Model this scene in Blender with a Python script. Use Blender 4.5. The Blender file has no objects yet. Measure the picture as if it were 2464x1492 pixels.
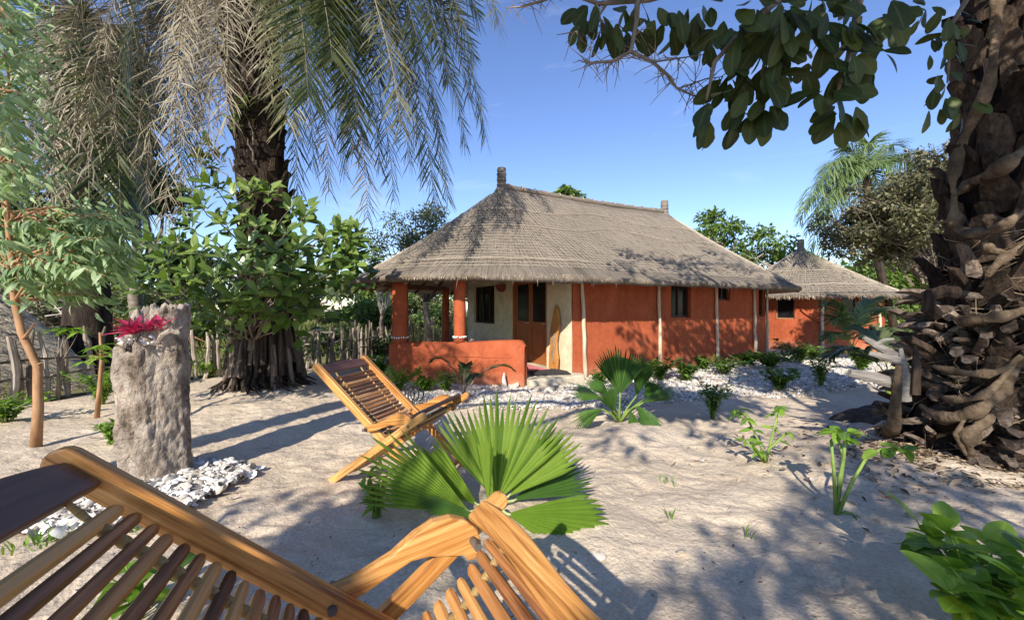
import bpy, math, random
import numpy as np
from mathutils import Vector, Matrix, Quaternion
R = math.radians
random.seed(7); rng = np.random.default_rng(7)
C = bpy.context.scene.collection
SC = bpy.context.scene
# ------------------------------------------------------------------ camera, sky, sun, exposure
FOC, CAMZ, HORI = 962.0, 1.6, 740.0          # focal length and horizon row on a 2464 px wide picture
cam_d = bpy.data.cameras.new('camera'); cam = bpy.data.objects.new('camera', cam_d); C.objects.link(cam)
cam.location = (0, 0, CAMZ); cam.rotation_euler = (R(90), 0, 0)
cam_d.sensor_width = 36.0; cam_d.lens = 36.0 * FOC / 2464.0
cam_d.shift_y = -6.0 / 2464.0; cam_d.clip_start = 0.02; cam_d.clip_end = 2000
SC.camera = cam
SUN_AZ, SUN_EL = 18.5, 31.5                  # light travels towards +Y and a little to the right
world = bpy.data.worlds.new('World'); SC.world = world; world.use_nodes = True
wn = world.node_tree.nodes; wl = world.node_tree.links
bg = wn['Background']; sky = wn.new('ShaderNodeTexSky'); sky.sky_type = 'NISHITA'; sky.sun_disc = False
sky.sun_elevation = R(SUN_EL); sky.sun_rotation = R(180 + SUN_AZ); sky.air_density = 1.0; sky.dust_density = 0.05; sky.ozone_density = 3.5
# thin cirrus mixed over the clear sky
tc = wn.new('ShaderNodeTexCoord'); mp = wn.new('ShaderNodeMapping'); mp.inputs['Scale'].default_value = (2.2, 2.2, 9.0); mp.inputs['Rotation'].default_value = (0.25, 0.1, 0.6)
nz = wn.new('ShaderNodeTexNoise'); nz.inputs['Scale'].default_value = 1.6; nz.inputs['Detail'].default_value = 7; nz.inputs['Roughness'].default_value = 0.62; nz.inputs['Distortion'].default_value = 0.6
rp = wn.new('ShaderNodeValToRGB'); rp.color_ramp.elements[0].position = 0.56; rp.color_ramp.elements[1].position = 0.95
rp.color_ramp.elements[1].color = (0.26, 0.26, 0.26, 1)
mx = wn.new('ShaderNodeMix'); mx.data_type = 'RGBA'; mx.inputs['B'].default_value = (7.0, 7.5, 8.2, 1)
wl.new(tc.outputs['Generated'], mp.inputs['Vector']); wl.new(mp.outputs['Vector'], nz.inputs['Vector']); wl.new(nz.outputs['Fac'], rp.inputs['Fac'])
wl.new(rp.outputs['Color'], mx.inputs['Factor']); hs_ = wn.new('ShaderNodeHueSaturation'); hs_.inputs['Saturation'].default_value = 1.06; hs_.inputs['Value'].default_value = 1.1; hs_.inputs['Hue'].default_value = 0.512; wl.new(sky.outputs['Color'], hs_.inputs['Color']); wl.new(hs_.outputs['Color'], mx.inputs['A']); wl.new(mx.outputs['Result'], bg.inputs['Color'])
bg.inputs['Strength'].default_value = 0.135
sun_d = bpy.data.lights.new('sun', 'SUN'); sun = bpy.data.objects.new('sun', sun_d); C.objects.link(sun)
sun_d.energy = 5.0; sun_d.angle = R(0.5); sun_d.color = (1.0, 0.925, 0.80)
SDIR = Vector((math.sin(R(SUN_AZ)) * math.cos(R(SUN_EL)), math.cos(R(SUN_AZ)) * math.cos(R(SUN_EL)), -math.sin(R(SUN_EL))))
sun.rotation_euler = SDIR.to_track_quat('-Z', 'Y').to_euler(); sun.location = (-4, -8, 12)
vs = SC.view_settings; vs.view_transform = 'Standard'; vs.look = 'None'; vs.gamma = 1.0; vs.use_curve_mapping = False; vs.exposure = 0.62

# ------------------------------------------------------------------ helpers
def tag(o, label=None, cat=None, group=None, kind=None):
    if label: o['label'] = label
    if cat: o['category'] = cat
    if group: o['group'] = group
    if kind: o['kind'] = kind
    return o
def thing(name, label, cat, loc=(0, 0, 0), rotz=0.0, group=None):
    o = bpy.data.objects.new(name, None); C.objects.link(o); o.location = loc; o.rotation_euler = (0, 0, rotz); o.empty_display_size = 0.2
    return tag(o, label, cat, group)
def hsh(ix, iy, s):
    n = (ix * 374761393 + iy * 668265263 + s * 1442695041) & 0xffffffff
    n = ((n ^ (n >> 13)) * 1274126177) & 0xffffffff
    return ((n ^ (n >> 16)) & 0xffff) / 65535.0
def vnoise(x, y, s=0):
    x = np.asarray(x, float); y = np.asarray(y, float)
    ix = np.floor(x).astype(np.int64); iy = np.floor(y).astype(np.int64); fx = x - ix; fy = y - iy
    fx = fx * fx * (3 - 2 * fx); fy = fy * fy * (3 - 2 * fy)
    a = hsh(ix, iy, s); b = hsh(ix + 1, iy, s); c = hsh(ix, iy + 1, s); d = hsh(ix + 1, iy + 1, s)
    return (a + (b - a) * fx) + ((c + (d - c) * fx) - (a + (b - a) * fx)) * fy - 0.5
def fbm(x, y, s=0, o=4):
    t = 0; a = 1.0
    for k in range(o): t = t + a * vnoise(x * 2 ** k, y * 2 ** k, s + k * 17); a *= 0.5
    return t
def base_g(x, y):
    yy = np.clip(y, -3, None)
    far = np.clip((np.asarray(x) - 7) / 5, 0, 1) * np.clip((yy - 9) / 5, 0, 1)
    return 0.1 + 0.33 * np.exp(-np.clip(yy, -1.2, None) / 2.6) - 0.17 * far
def gz(x, y): return float(base_g(x, y) + 0.035 * fbm(np.array(x * 0.55), np.array(y * 0.55), 3, 2))
def at(px, py, Y): return Vector(((px - 1232) / FOC * Y, Y, CAMZ - (py - HORI) / FOC * Y))
def gp(px, py):
    Y = 5.0
    for _ in range(40):
        X = (px - 1232) / FOC * Y; Y = 0.5 * Y + 0.5 * FOC * (CAMZ - gz(X, Y)) / max(py - HORI, 1)
    X = (px - 1232) / FOC * Y
    return Vector((X, Y, gz(X, Y)))

def np_mesh(name, V, F, smooth=False, rnd=None):
    V = np.asarray(V, np.float32); F = np.asarray(F, np.int32); me = bpy.data.meshes.new(name)
    me.vertices.add(len(V)); me.vertices.foreach_set('co', V.ravel()); k = F.shape[1]
    me.loops.add(F.size); me.loops.foreach_set('vertex_index', F.ravel())
    me.polygons.add(len(F)); me.polygons.foreach_set('loop_start', np.arange(0, F.size, k, dtype=np.int32))
    if smooth: me.polygons.foreach_set('use_smooth', np.ones(len(F), bool))
    if rnd is not None: a = me.attributes.new('rnd', 'FLOAT', 'POINT'); a.data.foreach_set('value', np.asarray(rnd, np.float32))
    me.update(calc_edges=True); return me
class MB:
    def __init__(s): s.v = []; s.f = []; s.r = []; s.cr = 0.5
    def add(s, vs_, fs_):
        o = len(s.v); s.v += [tuple(p) for p in vs_]; s.f += [tuple(i + o for i in q) for q in fs_]; s.r += [s.cr] * len(vs_)
    def mesh(s, name, origin=(0, 0, 0), smooth=False):
        me = bpy.data.meshes.new(name); ox, oy, oz = origin
        me.from_pydata([(x - ox, y - oy, z - oz) for x, y, z in s.v], [], s.f)
        if smooth: me.polygons.foreach_set('use_smooth', [True] * len(me.polygons))
        a = me.attributes.new('rnd', 'FLOAT', 'POINT'); a.data.foreach_set('value', s.r)
        me.update(); return me
    def obj(s, name, mat, parent=None, smooth=False, origin=None, **kw):
        o0 = origin if origin is not None else (parent.location if parent is not None else (0, 0, 0))
        return place(name, s.mesh(name, o0, smooth), mat, parent, **kw)
    def box(s, c, hx, hy, hz, M=None):
        c = Vector(c); P = []
        for x in (-hx, hx):
            for y in (-hy, hy):
                for z in (-hz, hz):
                    p = Vector((x, y, z)); P.append(c + (M @ p if M else p))
        s.add(P, [(0, 1, 3, 2), (4, 6, 7, 5), (0, 4, 5, 1), (2, 3, 7, 6), (0, 2, 6, 4), (1, 5, 7, 3)])
    def tube(s, pts, rad, n=7, cap=True, jit=0.0, flat=1.0):
        pts = [Vector(p) for p in pts]; m = len(pts)
        if not hasattr(rad, '__len__'): rad = [rad] * m
        t0 = (pts[1] - pts[0]).normalized(); a = Vector((0, 0, 1)) if abs(t0.z) < 0.9 else Vector((1, 0, 0))
        u = (a - t0 * a.dot(t0)).normalized(); V = []
        for i, p in enumerate(pts):
            t = (pts[min(i + 1, m - 1)] - pts[max(i - 1, 0)]).normalized()
            u = (u - t * u.dot(t)); u = u.normalized() if u.length > 1e-6 else Vector((1, 0, 0)); w = t.cross(u)
            for k in range(n):
                th = 2 * math.pi * k / n; rr = rad[i] * (1 + random.uniform(-jit, jit))
                V.append(p + u * math.cos(th) * rr + w * math.sin(th) * rr * flat)
        F = [(i * n + k, i * n + (k + 1) % n, (i + 1) * n + (k + 1) % n, (i + 1) * n + k) for i in range(m - 1) for k in range(n)]
        if cap: F += [tuple(reversed(range(n))), tuple((m - 1) * n + k for k in range(n))]
        s.add(V, F)
    def prism(s, poly, ext, fr=None):
        """poly: list of 3-vectors (planar), extruded by vector ext"""
        n = len(poly); ext = Vector(ext); P = [Vector(p) for p in poly] + [Vector(p) + ext for p in poly]
        s.add(P, [tuple(range(n))[::-1], tuple(range(n, 2 * n))] + [(i, (i + 1) % n, n + (i + 1) % n, n + i) for i in range(n)])
def place(name, me, mat, parent=None, M=None, kind=None, label=None, cat=None, group=None, bevel=0):
    if mat is not None and not me.materials: me.materials.append(mat)
    o = bpy.data.objects.new(name, me); C.objects.link(o)
    if parent is not None: o.parent = parent
    if M is not None: o.matrix_basis = M
    if bevel: b = o.modifiers.new('bevel', 'BEVEL'); b.width = bevel; b.segments = 2; b.limit_method = 'ANGLE'
    return tag(o, label, cat, group, kind)
def bez(p0, p1, p2, p3, n):
    out = []
    for i in range(n):
        t = i / (n - 1); q = 1 - t
        out.append(Vector(p0) * q ** 3 + Vector(p1) * 3 * q * q * t + Vector(p2) * 3 * q * t * t + Vector(p3) * t ** 3)
    return out
def wob(p, q, n, amp, sag=0.0):
    p = Vector(p); q = Vector(q); out = []
    for i in range(n):
        t = i / (n - 1); e = math.sin(math.pi * t)
        out.append(p.lerp(q, t) + Vector((random.uniform(-1, 1), random.uniform(-1, 1), random.uniform(-1, 1))) * amp * (0.25 + e) * (0 if i in (0, n - 1) else 1) + Vector((0, 0, -sag * e)))
    return out
def rand_unit(n):
    v = rng.normal(size=(n, 3)); return v / np.linalg.norm(v, axis=1)[:, None]
# ------------------------------------------------------------------ materials
def nd(nt, typ, **kw):
    n = nt.nodes.new(typ)
    for k, v in kw.items():
        if k in n.inputs: n.inputs[k].default_value = v
        else: setattr(n, k, v)
    return n
def pmat(name, stops, scale=5.0, stretch=(1, 1, 1), detail=5, rough=0.8, bump=0.0, bscale=None, dist=0.02, coord='Object', spec=0.3, obj_rand=0.0, attr=0.0, second=None, distort=0.0, coat=0.0, bdetail=6):
    """procedural surface: colour ramp over stretched noise, optional second mottling, bump"""
    m = bpy.data.materials.new(name); m.use_nodes = True; nt = m.node_tree; L = nt.links; b = nt.nodes['Principled BSDF']
    b.inputs['Roughness'].default_value = rough; b.inputs['Specular IOR Level'].default_value = spec; b.inputs['Coat Weight'].default_value = coat
    tc = nd(nt, 'ShaderNodeTexCoord'); mp = nd(nt, 'ShaderNodeMapping', Scale=stretch); vec = tc.outputs[coord]
    oi = nd(nt, 'ShaderNodeObjectInfo')
    add = nd(nt, 'ShaderNodeVectorMath', operation='MULTIPLY_ADD'); cmb = nd(nt, 'ShaderNodeCombineXYZ'); L.new(oi.outputs['Random'], cmb.inputs[0]); L.new(oi.outputs['Random'], cmb.inputs[1]); L.new(oi.outputs['Random'], cmb.inputs[2])
    L.new(cmb.outputs[0], add.inputs[0]); add.inputs[1].default_value = (37, 53, 71) if coord == 'Object' else (0, 0, 0); L.new(vec, add.inputs[2]); L.new(add.outputs[0], mp.inputs['Vector'])
    nz = nd(nt, 'ShaderNodeTexNoise', Scale=scale, Detail=detail, Roughness=0.6, Distortion=distort); L.new(mp.outputs[0], nz.inputs['Vector'])
    rp = nd(nt, 'ShaderNodeValToRGB'); cr = rp.color_ramp
    while len(cr.elements) < len(stops): cr.elements.new(0.5)
    for e, (p, c) in zip(cr.elements, stops): e.position = p; e.color = (*c, 1)
    fac = nz.outputs['Fac']
    if obj_rand or attr:
        src = nd(nt, 'ShaderNodeMath', operation='MULTIPLY_ADD'); L.new(oi.outputs['Random'], src.inputs[0]); src.inputs[1].default_value = obj_rand; L.new(fac, src.inputs[2])
        s2 = nd(nt, 'ShaderNodeMath', operation='SUBTRACT'); L.new(src.outputs[0], s2.inputs[0]); s2.inputs[1].default_value = obj_rand * 0.5; fac = s2.outputs[0]
        if attr:
            at_ = nd(nt, 'ShaderNodeAttribute', attribute_name='rnd'); s3 = nd(nt, 'ShaderNodeMath', operation='MULTIPLY_ADD'); L.new(at_.outputs['Fac'], s3.inputs[0]); s3.inputs[1].default_value = attr; L.new(fac, s3.inputs[2])
            s4 = nd(nt, 'ShaderNodeMath', operation='SUBTRACT'); L.new(s3.outputs[0], s4.inputs[0]); s4.inputs[1].default_value = attr * 0.5; fac = s4.outputs[0]
    L.new(fac, rp.inputs['Fac']); col = rp.outputs['Color']
    if second:
        sc2, lo, hi = second; n2 = nd(nt, 'ShaderNodeTexNoise', Scale=sc2, Detail=4, Roughness=0.65); L.new(add.outputs[0], n2.inputs['Vector'])
        mr = nd(nt, 'ShaderNodeMapRange'); mr.inputs['From Min'].default_value = 0.3; mr.inputs['From Max'].default_value = 0.7; mr.inputs['To Min'].default_value = lo; mr.inputs['To Max'].default_value = hi; L.new(n2.outputs['Fac'], mr.inputs['Value'])
        mu = nd(nt, 'ShaderNodeVectorMath', operation='SCALE'); L.new(col, mu.inputs[0]); L.new(mr.outputs[0], mu.inputs['Scale']); col = mu.outputs[0]
    L.new(col, b.inputs['Base Color'])
    if bump:
        bn = nz
        if bscale: bn = nd(nt, 'ShaderNodeTexNoise', Scale=bscale, Detail=bdetail, Roughness=0.65); L.new(mp.outputs[0], bn.inputs['Vector'])
        bp = nd(nt, 'ShaderNodeBump', Strength=bump, Distance=dist); L.new(bn.outputs['Fac'], bp.inputs['Height']); L.new(bp.outputs[0], b.inputs['Normal'])
    return m
def leafmat(name, c1, c2, c3, rough=0.45, trans=0.35, spec=0.45, tcol=None):
    m = bpy.data.materials.new(name); m.use_nodes = True; nt = m.node_tree; L = nt.links; b = nt.nodes['Principled BSDF']; out = nt.nodes['Material Output']
    oi = nd(nt, 'ShaderNodeObjectInfo'); a = nd(nt, 'ShaderNodeAttribute', attribute_name='rnd')
    s = nd(nt, 'ShaderNodeMath', operation='ADD'); L.new(oi.outputs['Random'], s.inputs[0]); L.new(a.outputs['Fac'], s.inputs[1])
    fr = nd(nt, 'ShaderNodeMath', operation='FRACT'); L.new(s.outputs[0], fr.inputs[0])
    tc = nd(nt, 'ShaderNodeTexCoord'); nz = nd(nt, 'ShaderNodeTexNoise', Scale=14.0, Detail=3); L.new(tc.outputs['Object'], nz.inputs['Vector'])
    ad = nd(nt, 'ShaderNodeMath', operation='MULTIPLY_ADD'); L.new(nz.outputs['Fac'], ad.inputs[0]); ad.inputs[1].default_value = 0.35; sb = nd(nt, 'ShaderNodeMath', operation='MULTIPLY_ADD'); L.new(fr.outputs[0], sb.inputs[0]); sb.inputs[1].default_value = 0.8; sb.inputs[2].default_value = -0.1; L.new(sb.outputs[0], ad.inputs[2])
    rp = nd(nt, 'ShaderNodeValToRGB'); cr = rp.color_ramp; cr.elements.new(0.5)
    for e, (p, c) in zip(cr.elements, ((0.08, c1), (0.5, c2), (0.98, c3))): e.position = p; e.color = (*c, 1)
    L.new(ad.outputs[0], rp.inputs['Fac'])
    ve = nd(nt, 'ShaderNodeAttribute', attribute_name='vein'); vr = nd(nt, 'ShaderNodeMapRange'); vr.inputs['From Min'].default_value = 0.86; vr.inputs['From Max'].default_value = 0.98; vr.inputs['To Max'].default_value = 0.55; L.new(ve.outputs['Fac'], vr.inputs['Value'])
    vm = nd(nt, 'ShaderNodeMix', data_type='RGBA'); L.new(vr.outputs[0], vm.inputs['Factor']); L.new(rp.outputs['Color'], vm.inputs['A']); vm.inputs['B'].default_value = (min(1, c3[0] * 1.5), min(1, c3[1] * 1.35), min(1, c3[2] * 1.8), 1)
    L.new(vm.outputs['Result'], b.inputs['Base Color'])
    b.inputs['Roughness'].default_value = rough; b.inputs['Specular IOR Level'].default_value = spec
    tr = nd(nt, 'ShaderNodeBsdfTranslucent'); mc = nd(nt, 'ShaderNodeMix', data_type='RGBA', blend_type='MULTIPLY'); mc.inputs['Factor'].default_value = 1.0
    L.new(rp.outputs['Color'], mc.inputs['A']); mc.inputs['B'].default_value = (*(tcol or (1.5, 1.5, 0.7)), 1); L.new(mc.outputs['Result'], tr.inputs['Color'])
    mxs = nd(nt, 'ShaderNodeMixShader'); mxs.inputs[0].default_value = trans; L.new(b.outputs[0], mxs.inputs[1]); L.new(tr.outputs[0], mxs.inputs[2]); L.new(mxs.outputs[0], out.inputs['Surface'])
    return m
M_SAND = pmat('sand', [(0.25, (0.50, 0.40, 0.29)), (0.5, (0.61, 0.495, 0.367)), (0.75, (0.68, 0.565, 0.43))], scale=1.3, detail=9, rough=0.95, bump=0.85, bscale=13, dist=0.040, coord='Object', spec=0.15, second=(55, 0.74, 1.12), bdetail=12)
M_RED = pmat('red earth plaster', [(0.3, (0.33, 0.078, 0.034)), (0.55, (0.38, 0.094, 0.040)), (0.75, (0.43, 0.122, 0.056))], scale=2.2, detail=8, rough=0.9, bump=0.35, bscale=22, dist=0.02, spec=0.15, second=(9, 0.86, 1.1))
def weather(m, dirt=(0.46, 0.30, 0.19), top=0.42):
    nt = m.node_tree; L = nt.links; b = nt.nodes['Principled BSDF']; src = b.inputs['Base Color'].links[0].from_socket
    tc = nd(nt, 'ShaderNodeTexCoord'); sx = nd(nt, 'ShaderNodeSeparateXYZ'); L.new(tc.outputs['Object'], sx.inputs[0]); nz = nd(nt, 'ShaderNodeTexNoise', Scale=3.0, Detail=6.0, Roughness=0.7); L.new(tc.outputs['Object'], nz.inputs['Vector'])
    a = nd(nt, 'ShaderNodeMath', operation='MULTIPLY_ADD'); L.new(nz.outputs['Fac'], a.inputs[0]); a.inputs[1].default_value = 0.7; a.inputs[2].default_value = top - 0.35; d = nd(nt, 'ShaderNodeMath', operation='SUBTRACT'); L.new(a.outputs[0], d.inputs[0]); L.new(sx.outputs['Z'], d.inputs[1])
    k = nd(nt, 'ShaderNodeMath', operation='MULTIPLY', use_clamp=True); L.new(d.outputs[0], k.inputs[0]); k.inputs[1].default_value = 2.2; k2 = nd(nt, 'ShaderNodeMath', operation='MULTIPLY'); L.new(k.outputs[0], k2.inputs[0]); k2.inputs[1].default_value = 0.5
    mx = nd(nt, 'ShaderNodeMix', data_type='RGBA'); L.new(k2.outputs[0], mx.inputs['Factor']); L.new(src, mx.inputs['A']); mx.inputs['B'].default_value = (*dirt, 1)
    mp = nd(nt, 'ShaderNodeMapping', Scale=(5.0, 5.0, 0.5)); L.new(tc.outputs['Object'], mp.inputs['Vector']); st = nd(nt, 'ShaderNodeTexNoise', Scale=1.0, Detail=5.0, Roughness=0.6); L.new(mp.outputs[0], st.inputs['Vector'])
    vo = nd(nt, 'ShaderNodeTexVoronoi', feature='DISTANCE_TO_EDGE', Scale=1.1); wz = nd(nt, 'ShaderNodeVectorMath', operation='MULTIPLY_ADD'); L.new(nz.outputs['Color'], wz.inputs[0]); wz.inputs[1].default_value = (0.5, 0.5, 0.5); L.new(tc.outputs['Object'], wz.inputs[2]); L.new(wz.outputs[0], vo.inputs['Vector'])
    mr = nd(nt, 'ShaderNodeMapRange'); mr.inputs['From Min'].default_value = 0.0; mr.inputs['From Max'].default_value = 0.012; mr.inputs['To Min'].default_value = 0.78; mr.inputs['To Max'].default_value = 1.0; L.new(vo.outputs['Distance'], mr.inputs['Value'])
    ms = nd(nt, 'ShaderNodeMapRange'); ms.inputs['From Min'].default_value = 0.3; ms.inputs['From Max'].default_value = 0.7; ms.inputs['To Min'].default_value = 0.86; ms.inputs['To Max'].default_value = 1.12; L.new(st.outputs['Fac'], ms.inputs['Value'])
    mm = nd(nt, 'ShaderNodeMath', operation='MULTIPLY'); L.new(mr.outputs[0], mm.inputs[0]); L.new(ms.outputs[0], mm.inputs[1]); sc = nd(nt, 'ShaderNodeVectorMath', operation='SCALE'); L.new(mx.outputs['Result'], sc.inputs[0]); L.new(mm.outputs[0], sc.inputs['Scale']); L.new(sc.outputs[0], b.inputs['Base Color'])
weather(M_RED)
M_CREAM = pmat('cream plaster', [(0.3, (0.56, 0.475, 0.31)), (0.55, (0.67, 0.585, 0.405)), (0.75, (0.75, 0.675, 0.50))], scale=3.0, detail=8, rough=0.92, bump=0.5, bscale=18, dist=0.02, spec=0.15, second=(7, 0.85, 1.08))
M_CONC = pmat('pale cement', [(0.3, (0.48, 0.42, 0.31)), (0.7, (0.66, 0.59, 0.46))], scale=6, detail=8, rough=0.9, bump=0.4, bscale=40, dist=0.01, second=(3, 0.8, 1.1))
M_THATCH = pmat('thatch', [(0.25, (0.11, 0.092, 0.074)), (0.48, (0.20, 0.168, 0.134)), (0.7, (0.275, 0.232, 0.185)), (0.85, (0.36, 0.305, 0.245))], scale=1.0, stretch=(26, 2.2, 1), detail=8, rough=0.95, bump=0.9, bscale=1.6, dist=0.05, coord='UV', spec=0.1, second=(0.8, 0.8, 1.15), distort=0.6)
M_STRAW = pmat('straw', [(0.2, (0.12, 0.10, 0.08)), (0.5, (0.205, 0.172, 0.137)), (0.8, (0.31, 0.262, 0.208))], scale=3, rough=0.9, attr=0.9, spec=0.15)
M_FRINGE = pmat('eave straw', [(0.2, (0.11, 0.075, 0.05)), (0.5, (0.27, 0.205, 0.15)), (0.8, (0.46, 0.38, 0.29))], scale=3, rough=0.95, attr=0.9, spec=0.1)
M_NET = pmat('net twine', [(0.3, (0.36, 0.305, 0.235)), (0.7, (0.47, 0.40, 0.315))], scale=4, rough=0.9)
M_MAT = pmat('reed mat ceiling', [(0.3, (0.38, 0.30, 0.20)), (0.7, (0.58, 0.48, 0.34))], scale=2, stretch=(1, 40, 1), rough=0.9, coord='UV', bump=0.4)
M_BEAM = pmat('rafter wood', [(0.3, (0.10, 0.055, 0.03)), (0.7, (0.22, 0.13, 0.075))], scale=4, stretch=(1, 1, 1), rough=0.8, bump=0.3)
M_DOOR = pmat('varnished door wood', [(0.25, (0.17, 0.05, 0.014)), (0.5, (0.29, 0.092, 0.024)), (0.8, (0.40, 0.15, 0.045))], scale=3.5, stretch=(9, 9, 0.7), detail=6, rough=0.42, bump=0.15, bscale=6, spec=0.4, obj_rand=0.15)
M_DARKWD = pmat('dark window wood', [(0.3, (0.035, 0.015, 0.01)), (0.7, (0.09, 0.036, 0.02))], scale=4, stretch=(8, 8, 0.8), rough=0.5, bump=0.15)
M_WINWD = pmat('brown window frame', [(0.3, (0.20, 0.10, 0.05)), (0.7, (0.34, 0.19, 0.10))], scale=4, stretch=(1, 1, 6), rough=0.6)
M_GLASS = pmat('dark window pane', [(0.3, (0.008, 0.008, 0.009)), (0.7, (0.02, 0.02, 0.022))], scale=2, rough=0.12, spec=0.25)
M_POLE = pmat('pale debarked pole', [(0.25, (0.34, 0.26, 0.17)), (0.5, (0.55, 0.45, 0.33)), (0.8, (0.70, 0.61, 0.47))], scale=5, stretch=(3, 3, 0.6), rough=0.85, bump=0.5, bscale=14)
M_TEAK = pmat('oiled orange teak', [(0.30, (0.22, 0.082, 0.017)), (0.43, (0.44, 0.195, 0.05)), (0.56, (0.585, 0.295, 0.088)), (0.70, (0.72, 0.43, 0.165))], scale=3.4, stretch=(0.8, 26, 26), detail=10, rough=0.42, bump=0.12, bscale=4, dist=0.004, spec=0.35, obj_rand=0.2, distort=0.25, coat=0.04)
M_ROSE = pmat('reddish brown slat wood', [(0.28, (0.075, 0.028, 0.012)), (0.42, (0.22, 0.085, 0.03)), (0.58, (0.40, 0.175, 0.056)), (0.76, (0.58, 0.31, 0.105))], scale=2.4, stretch=(1.0, 24, 24), detail=7, rough=0.45, bump=0.15, bscale=4, dist=0.004, spec=0.4, obj_rand=0.55, distort=0.3, coat=0.03)
M_DARKBD = pmat('dark brown headrest wood', [(0.25, (0.05, 0.022, 0.015)), (0.55, (0.10, 0.042, 0.026)), (0.8, (0.15, 0.065, 0.04))], scale=2.4, stretch=(1.0, 20, 20), detail=6, rough=0.4, bump=0.1, bscale=4, spec=0.45, distort=0.8)
M_ROPE = pmat('twisted cord', [(0.35, (0.28, 0.17, 0.06)), (0.6, (0.58, 0.41, 0.18))], scale=2.0, stretch=(120, 1, 1), detail=1, rough=0.85, bump=0.9, dist=0.004)
M_BOLT = pmat('steel bolt', [(0.3, (0.35, 0.34, 0.33)), (0.7, (0.55, 0.54, 0.52))], scale=10, rough=0.35, spec=0.8)
M_DKBOLT = pmat('tarnished bolt', [(0.3, (0.05, 0.045, 0.04)), (0.7, (0.16, 0.14, 0.12))], scale=30, rough=0.5, spec=0.6)
M_BARK = pmat('pale stump bark', [(0.28, (0.08, 0.06, 0.045)), (0.40, (0.28, 0.22, 0.17)), (0.53, (0.47, 0.39, 0.315)), (0.78, (0.62, 0.54, 0.455))], scale=8, stretch=(1, 1, 0.7), detail=10, rough=0.95, bump=1.0, bscale=18, dist=0.09, spec=0.1, second=(3.2, 0.72, 1.2))
M_PALMBARK = pmat('palm trunk fibre', [(0.25, (0.014, 0.010, 0.008)), (0.5, (0.045, 0.033, 0.026)), (0.8, (0.11, 0.085, 0.066))], scale=4, stretch=(3, 3, 0.7), detail=8, rough=0.95, bump=0.9, bscale=10, dist=0.04, spec=0.1, attr=0.3)
M_BLACKBARK = pmat('black fibrous bark', [(0.25, (0.006, 0.005, 0.004)), (0.5, (0.02, 0.015, 0.012)), (0.85, (0.06, 0.046, 0.036))], scale=5, stretch=(3, 3, 0.7), detail=8, rough=0.95, bump=0.9, bscale=12, dist=0.04, spec=0.08)
M_BOOT = pmat('old palm leaf base', [(0.25, (0.06, 0.043, 0.033)), (0.5, (0.17, 0.128, 0.10)), (0.8, (0.33, 0.265, 0.215))], scale=4, stretch=(9, 9, 0.8), detail=7, rough=0.9, bump=0.7, bscale=6, spec=0.12, obj_rand=0.35)
M_SKIRT = pmat('dark old palm sheath', [(0.25, (0.022, 0.016, 0.013)), (0.5, (0.075, 0.057, 0.045)), (0.85, (0.19, 0.15, 0.12))], scale=4, stretch=(9, 9, 0.8), detail=7, rough=0.9, bump=0.8, bscale=6, spec=0.12, obj_rand=0.4)
M_DKBOOT = pmat('dark palm leaf base', [(0.25, (0.010, 0.007, 0.006)), (0.5, (0.034, 0.023, 0.017)), (0.85, (0.10, 0.072, 0.052))], scale=4, stretch=(9, 9, 0.9), detail=7, rough=0.9, bump=0.8, bscale=6, spec=0.12, obj_rand=0.4)
M_ROOT = pmat('strangler root bark', [(0.25, (0.035, 0.024, 0.015)), (0.5, (0.125, 0.088, 0.056)), (0.82, (0.31, 0.235, 0.16))], scale=7, stretch=(1, 1, 1), detail=9, rough=0.9, bump=0.9, bscale=22, dist=0.05, spec=0.2)
M_TWIG = pmat('grey branch bark', [(0.3, (0.10, 0.078, 0.06)), (0.7, (0.26, 0.215, 0.175))], scale=9, rough=0.9, bump=0.4)
M_PALETWIG = pmat('pale bare branch bark', [(0.3, (0.33, 0.29, 0.23)), (0.7, (0.55, 0.50, 0.42))], scale=9, rough=0.9)
M_SAPLING = pmat('orange brown sapling bark', [(0.3, (0.24, 0.125, 0.06)), (0.7, (0.46, 0.27, 0.14))], scale=8, stretch=(1, 1, 0.5), rough=0.75, bump=0.3)
M_GREENST = pmat('green stem', [(0.3, (0.10, 0.17, 0.03)), (0.7, (0.25, 0.35, 0.08))], scale=8, rough=0.55)
M_PICKET = pmat('weathered picket wood', [(0.25, (0.11, 0.085, 0.066)), (0.5, (0.25, 0.205, 0.165)), (0.8, (0.42, 0.365, 0.31))], scale=5, stretch=(3, 3, 0.5), rough=0.95, bump=0.6, bscale=12, obj_rand=0.45, spec=0.1)
M_DRIFT = pmat('grey driftwood', [(0.3, (0.12, 0.105, 0.09)), (0.7, (0.27, 0.245, 0.22))], scale=4, stretch=(1, 9, 9), rough=0.9, bump=0.6)
M_SHELL = pmat('white sea shell', [(0.25, (0.46, 0.41, 0.35)), (0.5, (0.68, 0.64, 0.58)), (0.8, (0.83, 0.80, 0.755))], scale=5, rough=0.5, spec=0.35, attr=0.7, obj_rand=0.4)
M_SOIL = pmat('dark litter soil', [(0.3, (0.035, 0.026, 0.02)), (0.7, (0.13, 0.10, 0.075))], scale=14, rough=1.0, bump=0.8)
M_LITTER = pmat('dry leaf litter', [(0.25, (0.07, 0.048, 0.033)), (0.6, (0.22, 0.16, 0.105)), (0.85, (0.40, 0.31, 0.21))], scale=6, rough=0.95, attr=0.9, spec=0.1)
M_DRYGRASS = pmat('dry grass', [(0.2, (0.16, 0.17, 0.05)), (0.5, (0.30, 0.30, 0.10)), (0.8, (0.46, 0.42, 0.20))], scale=2, rough=0.9, attr=0.9, spec=0.15)
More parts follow.
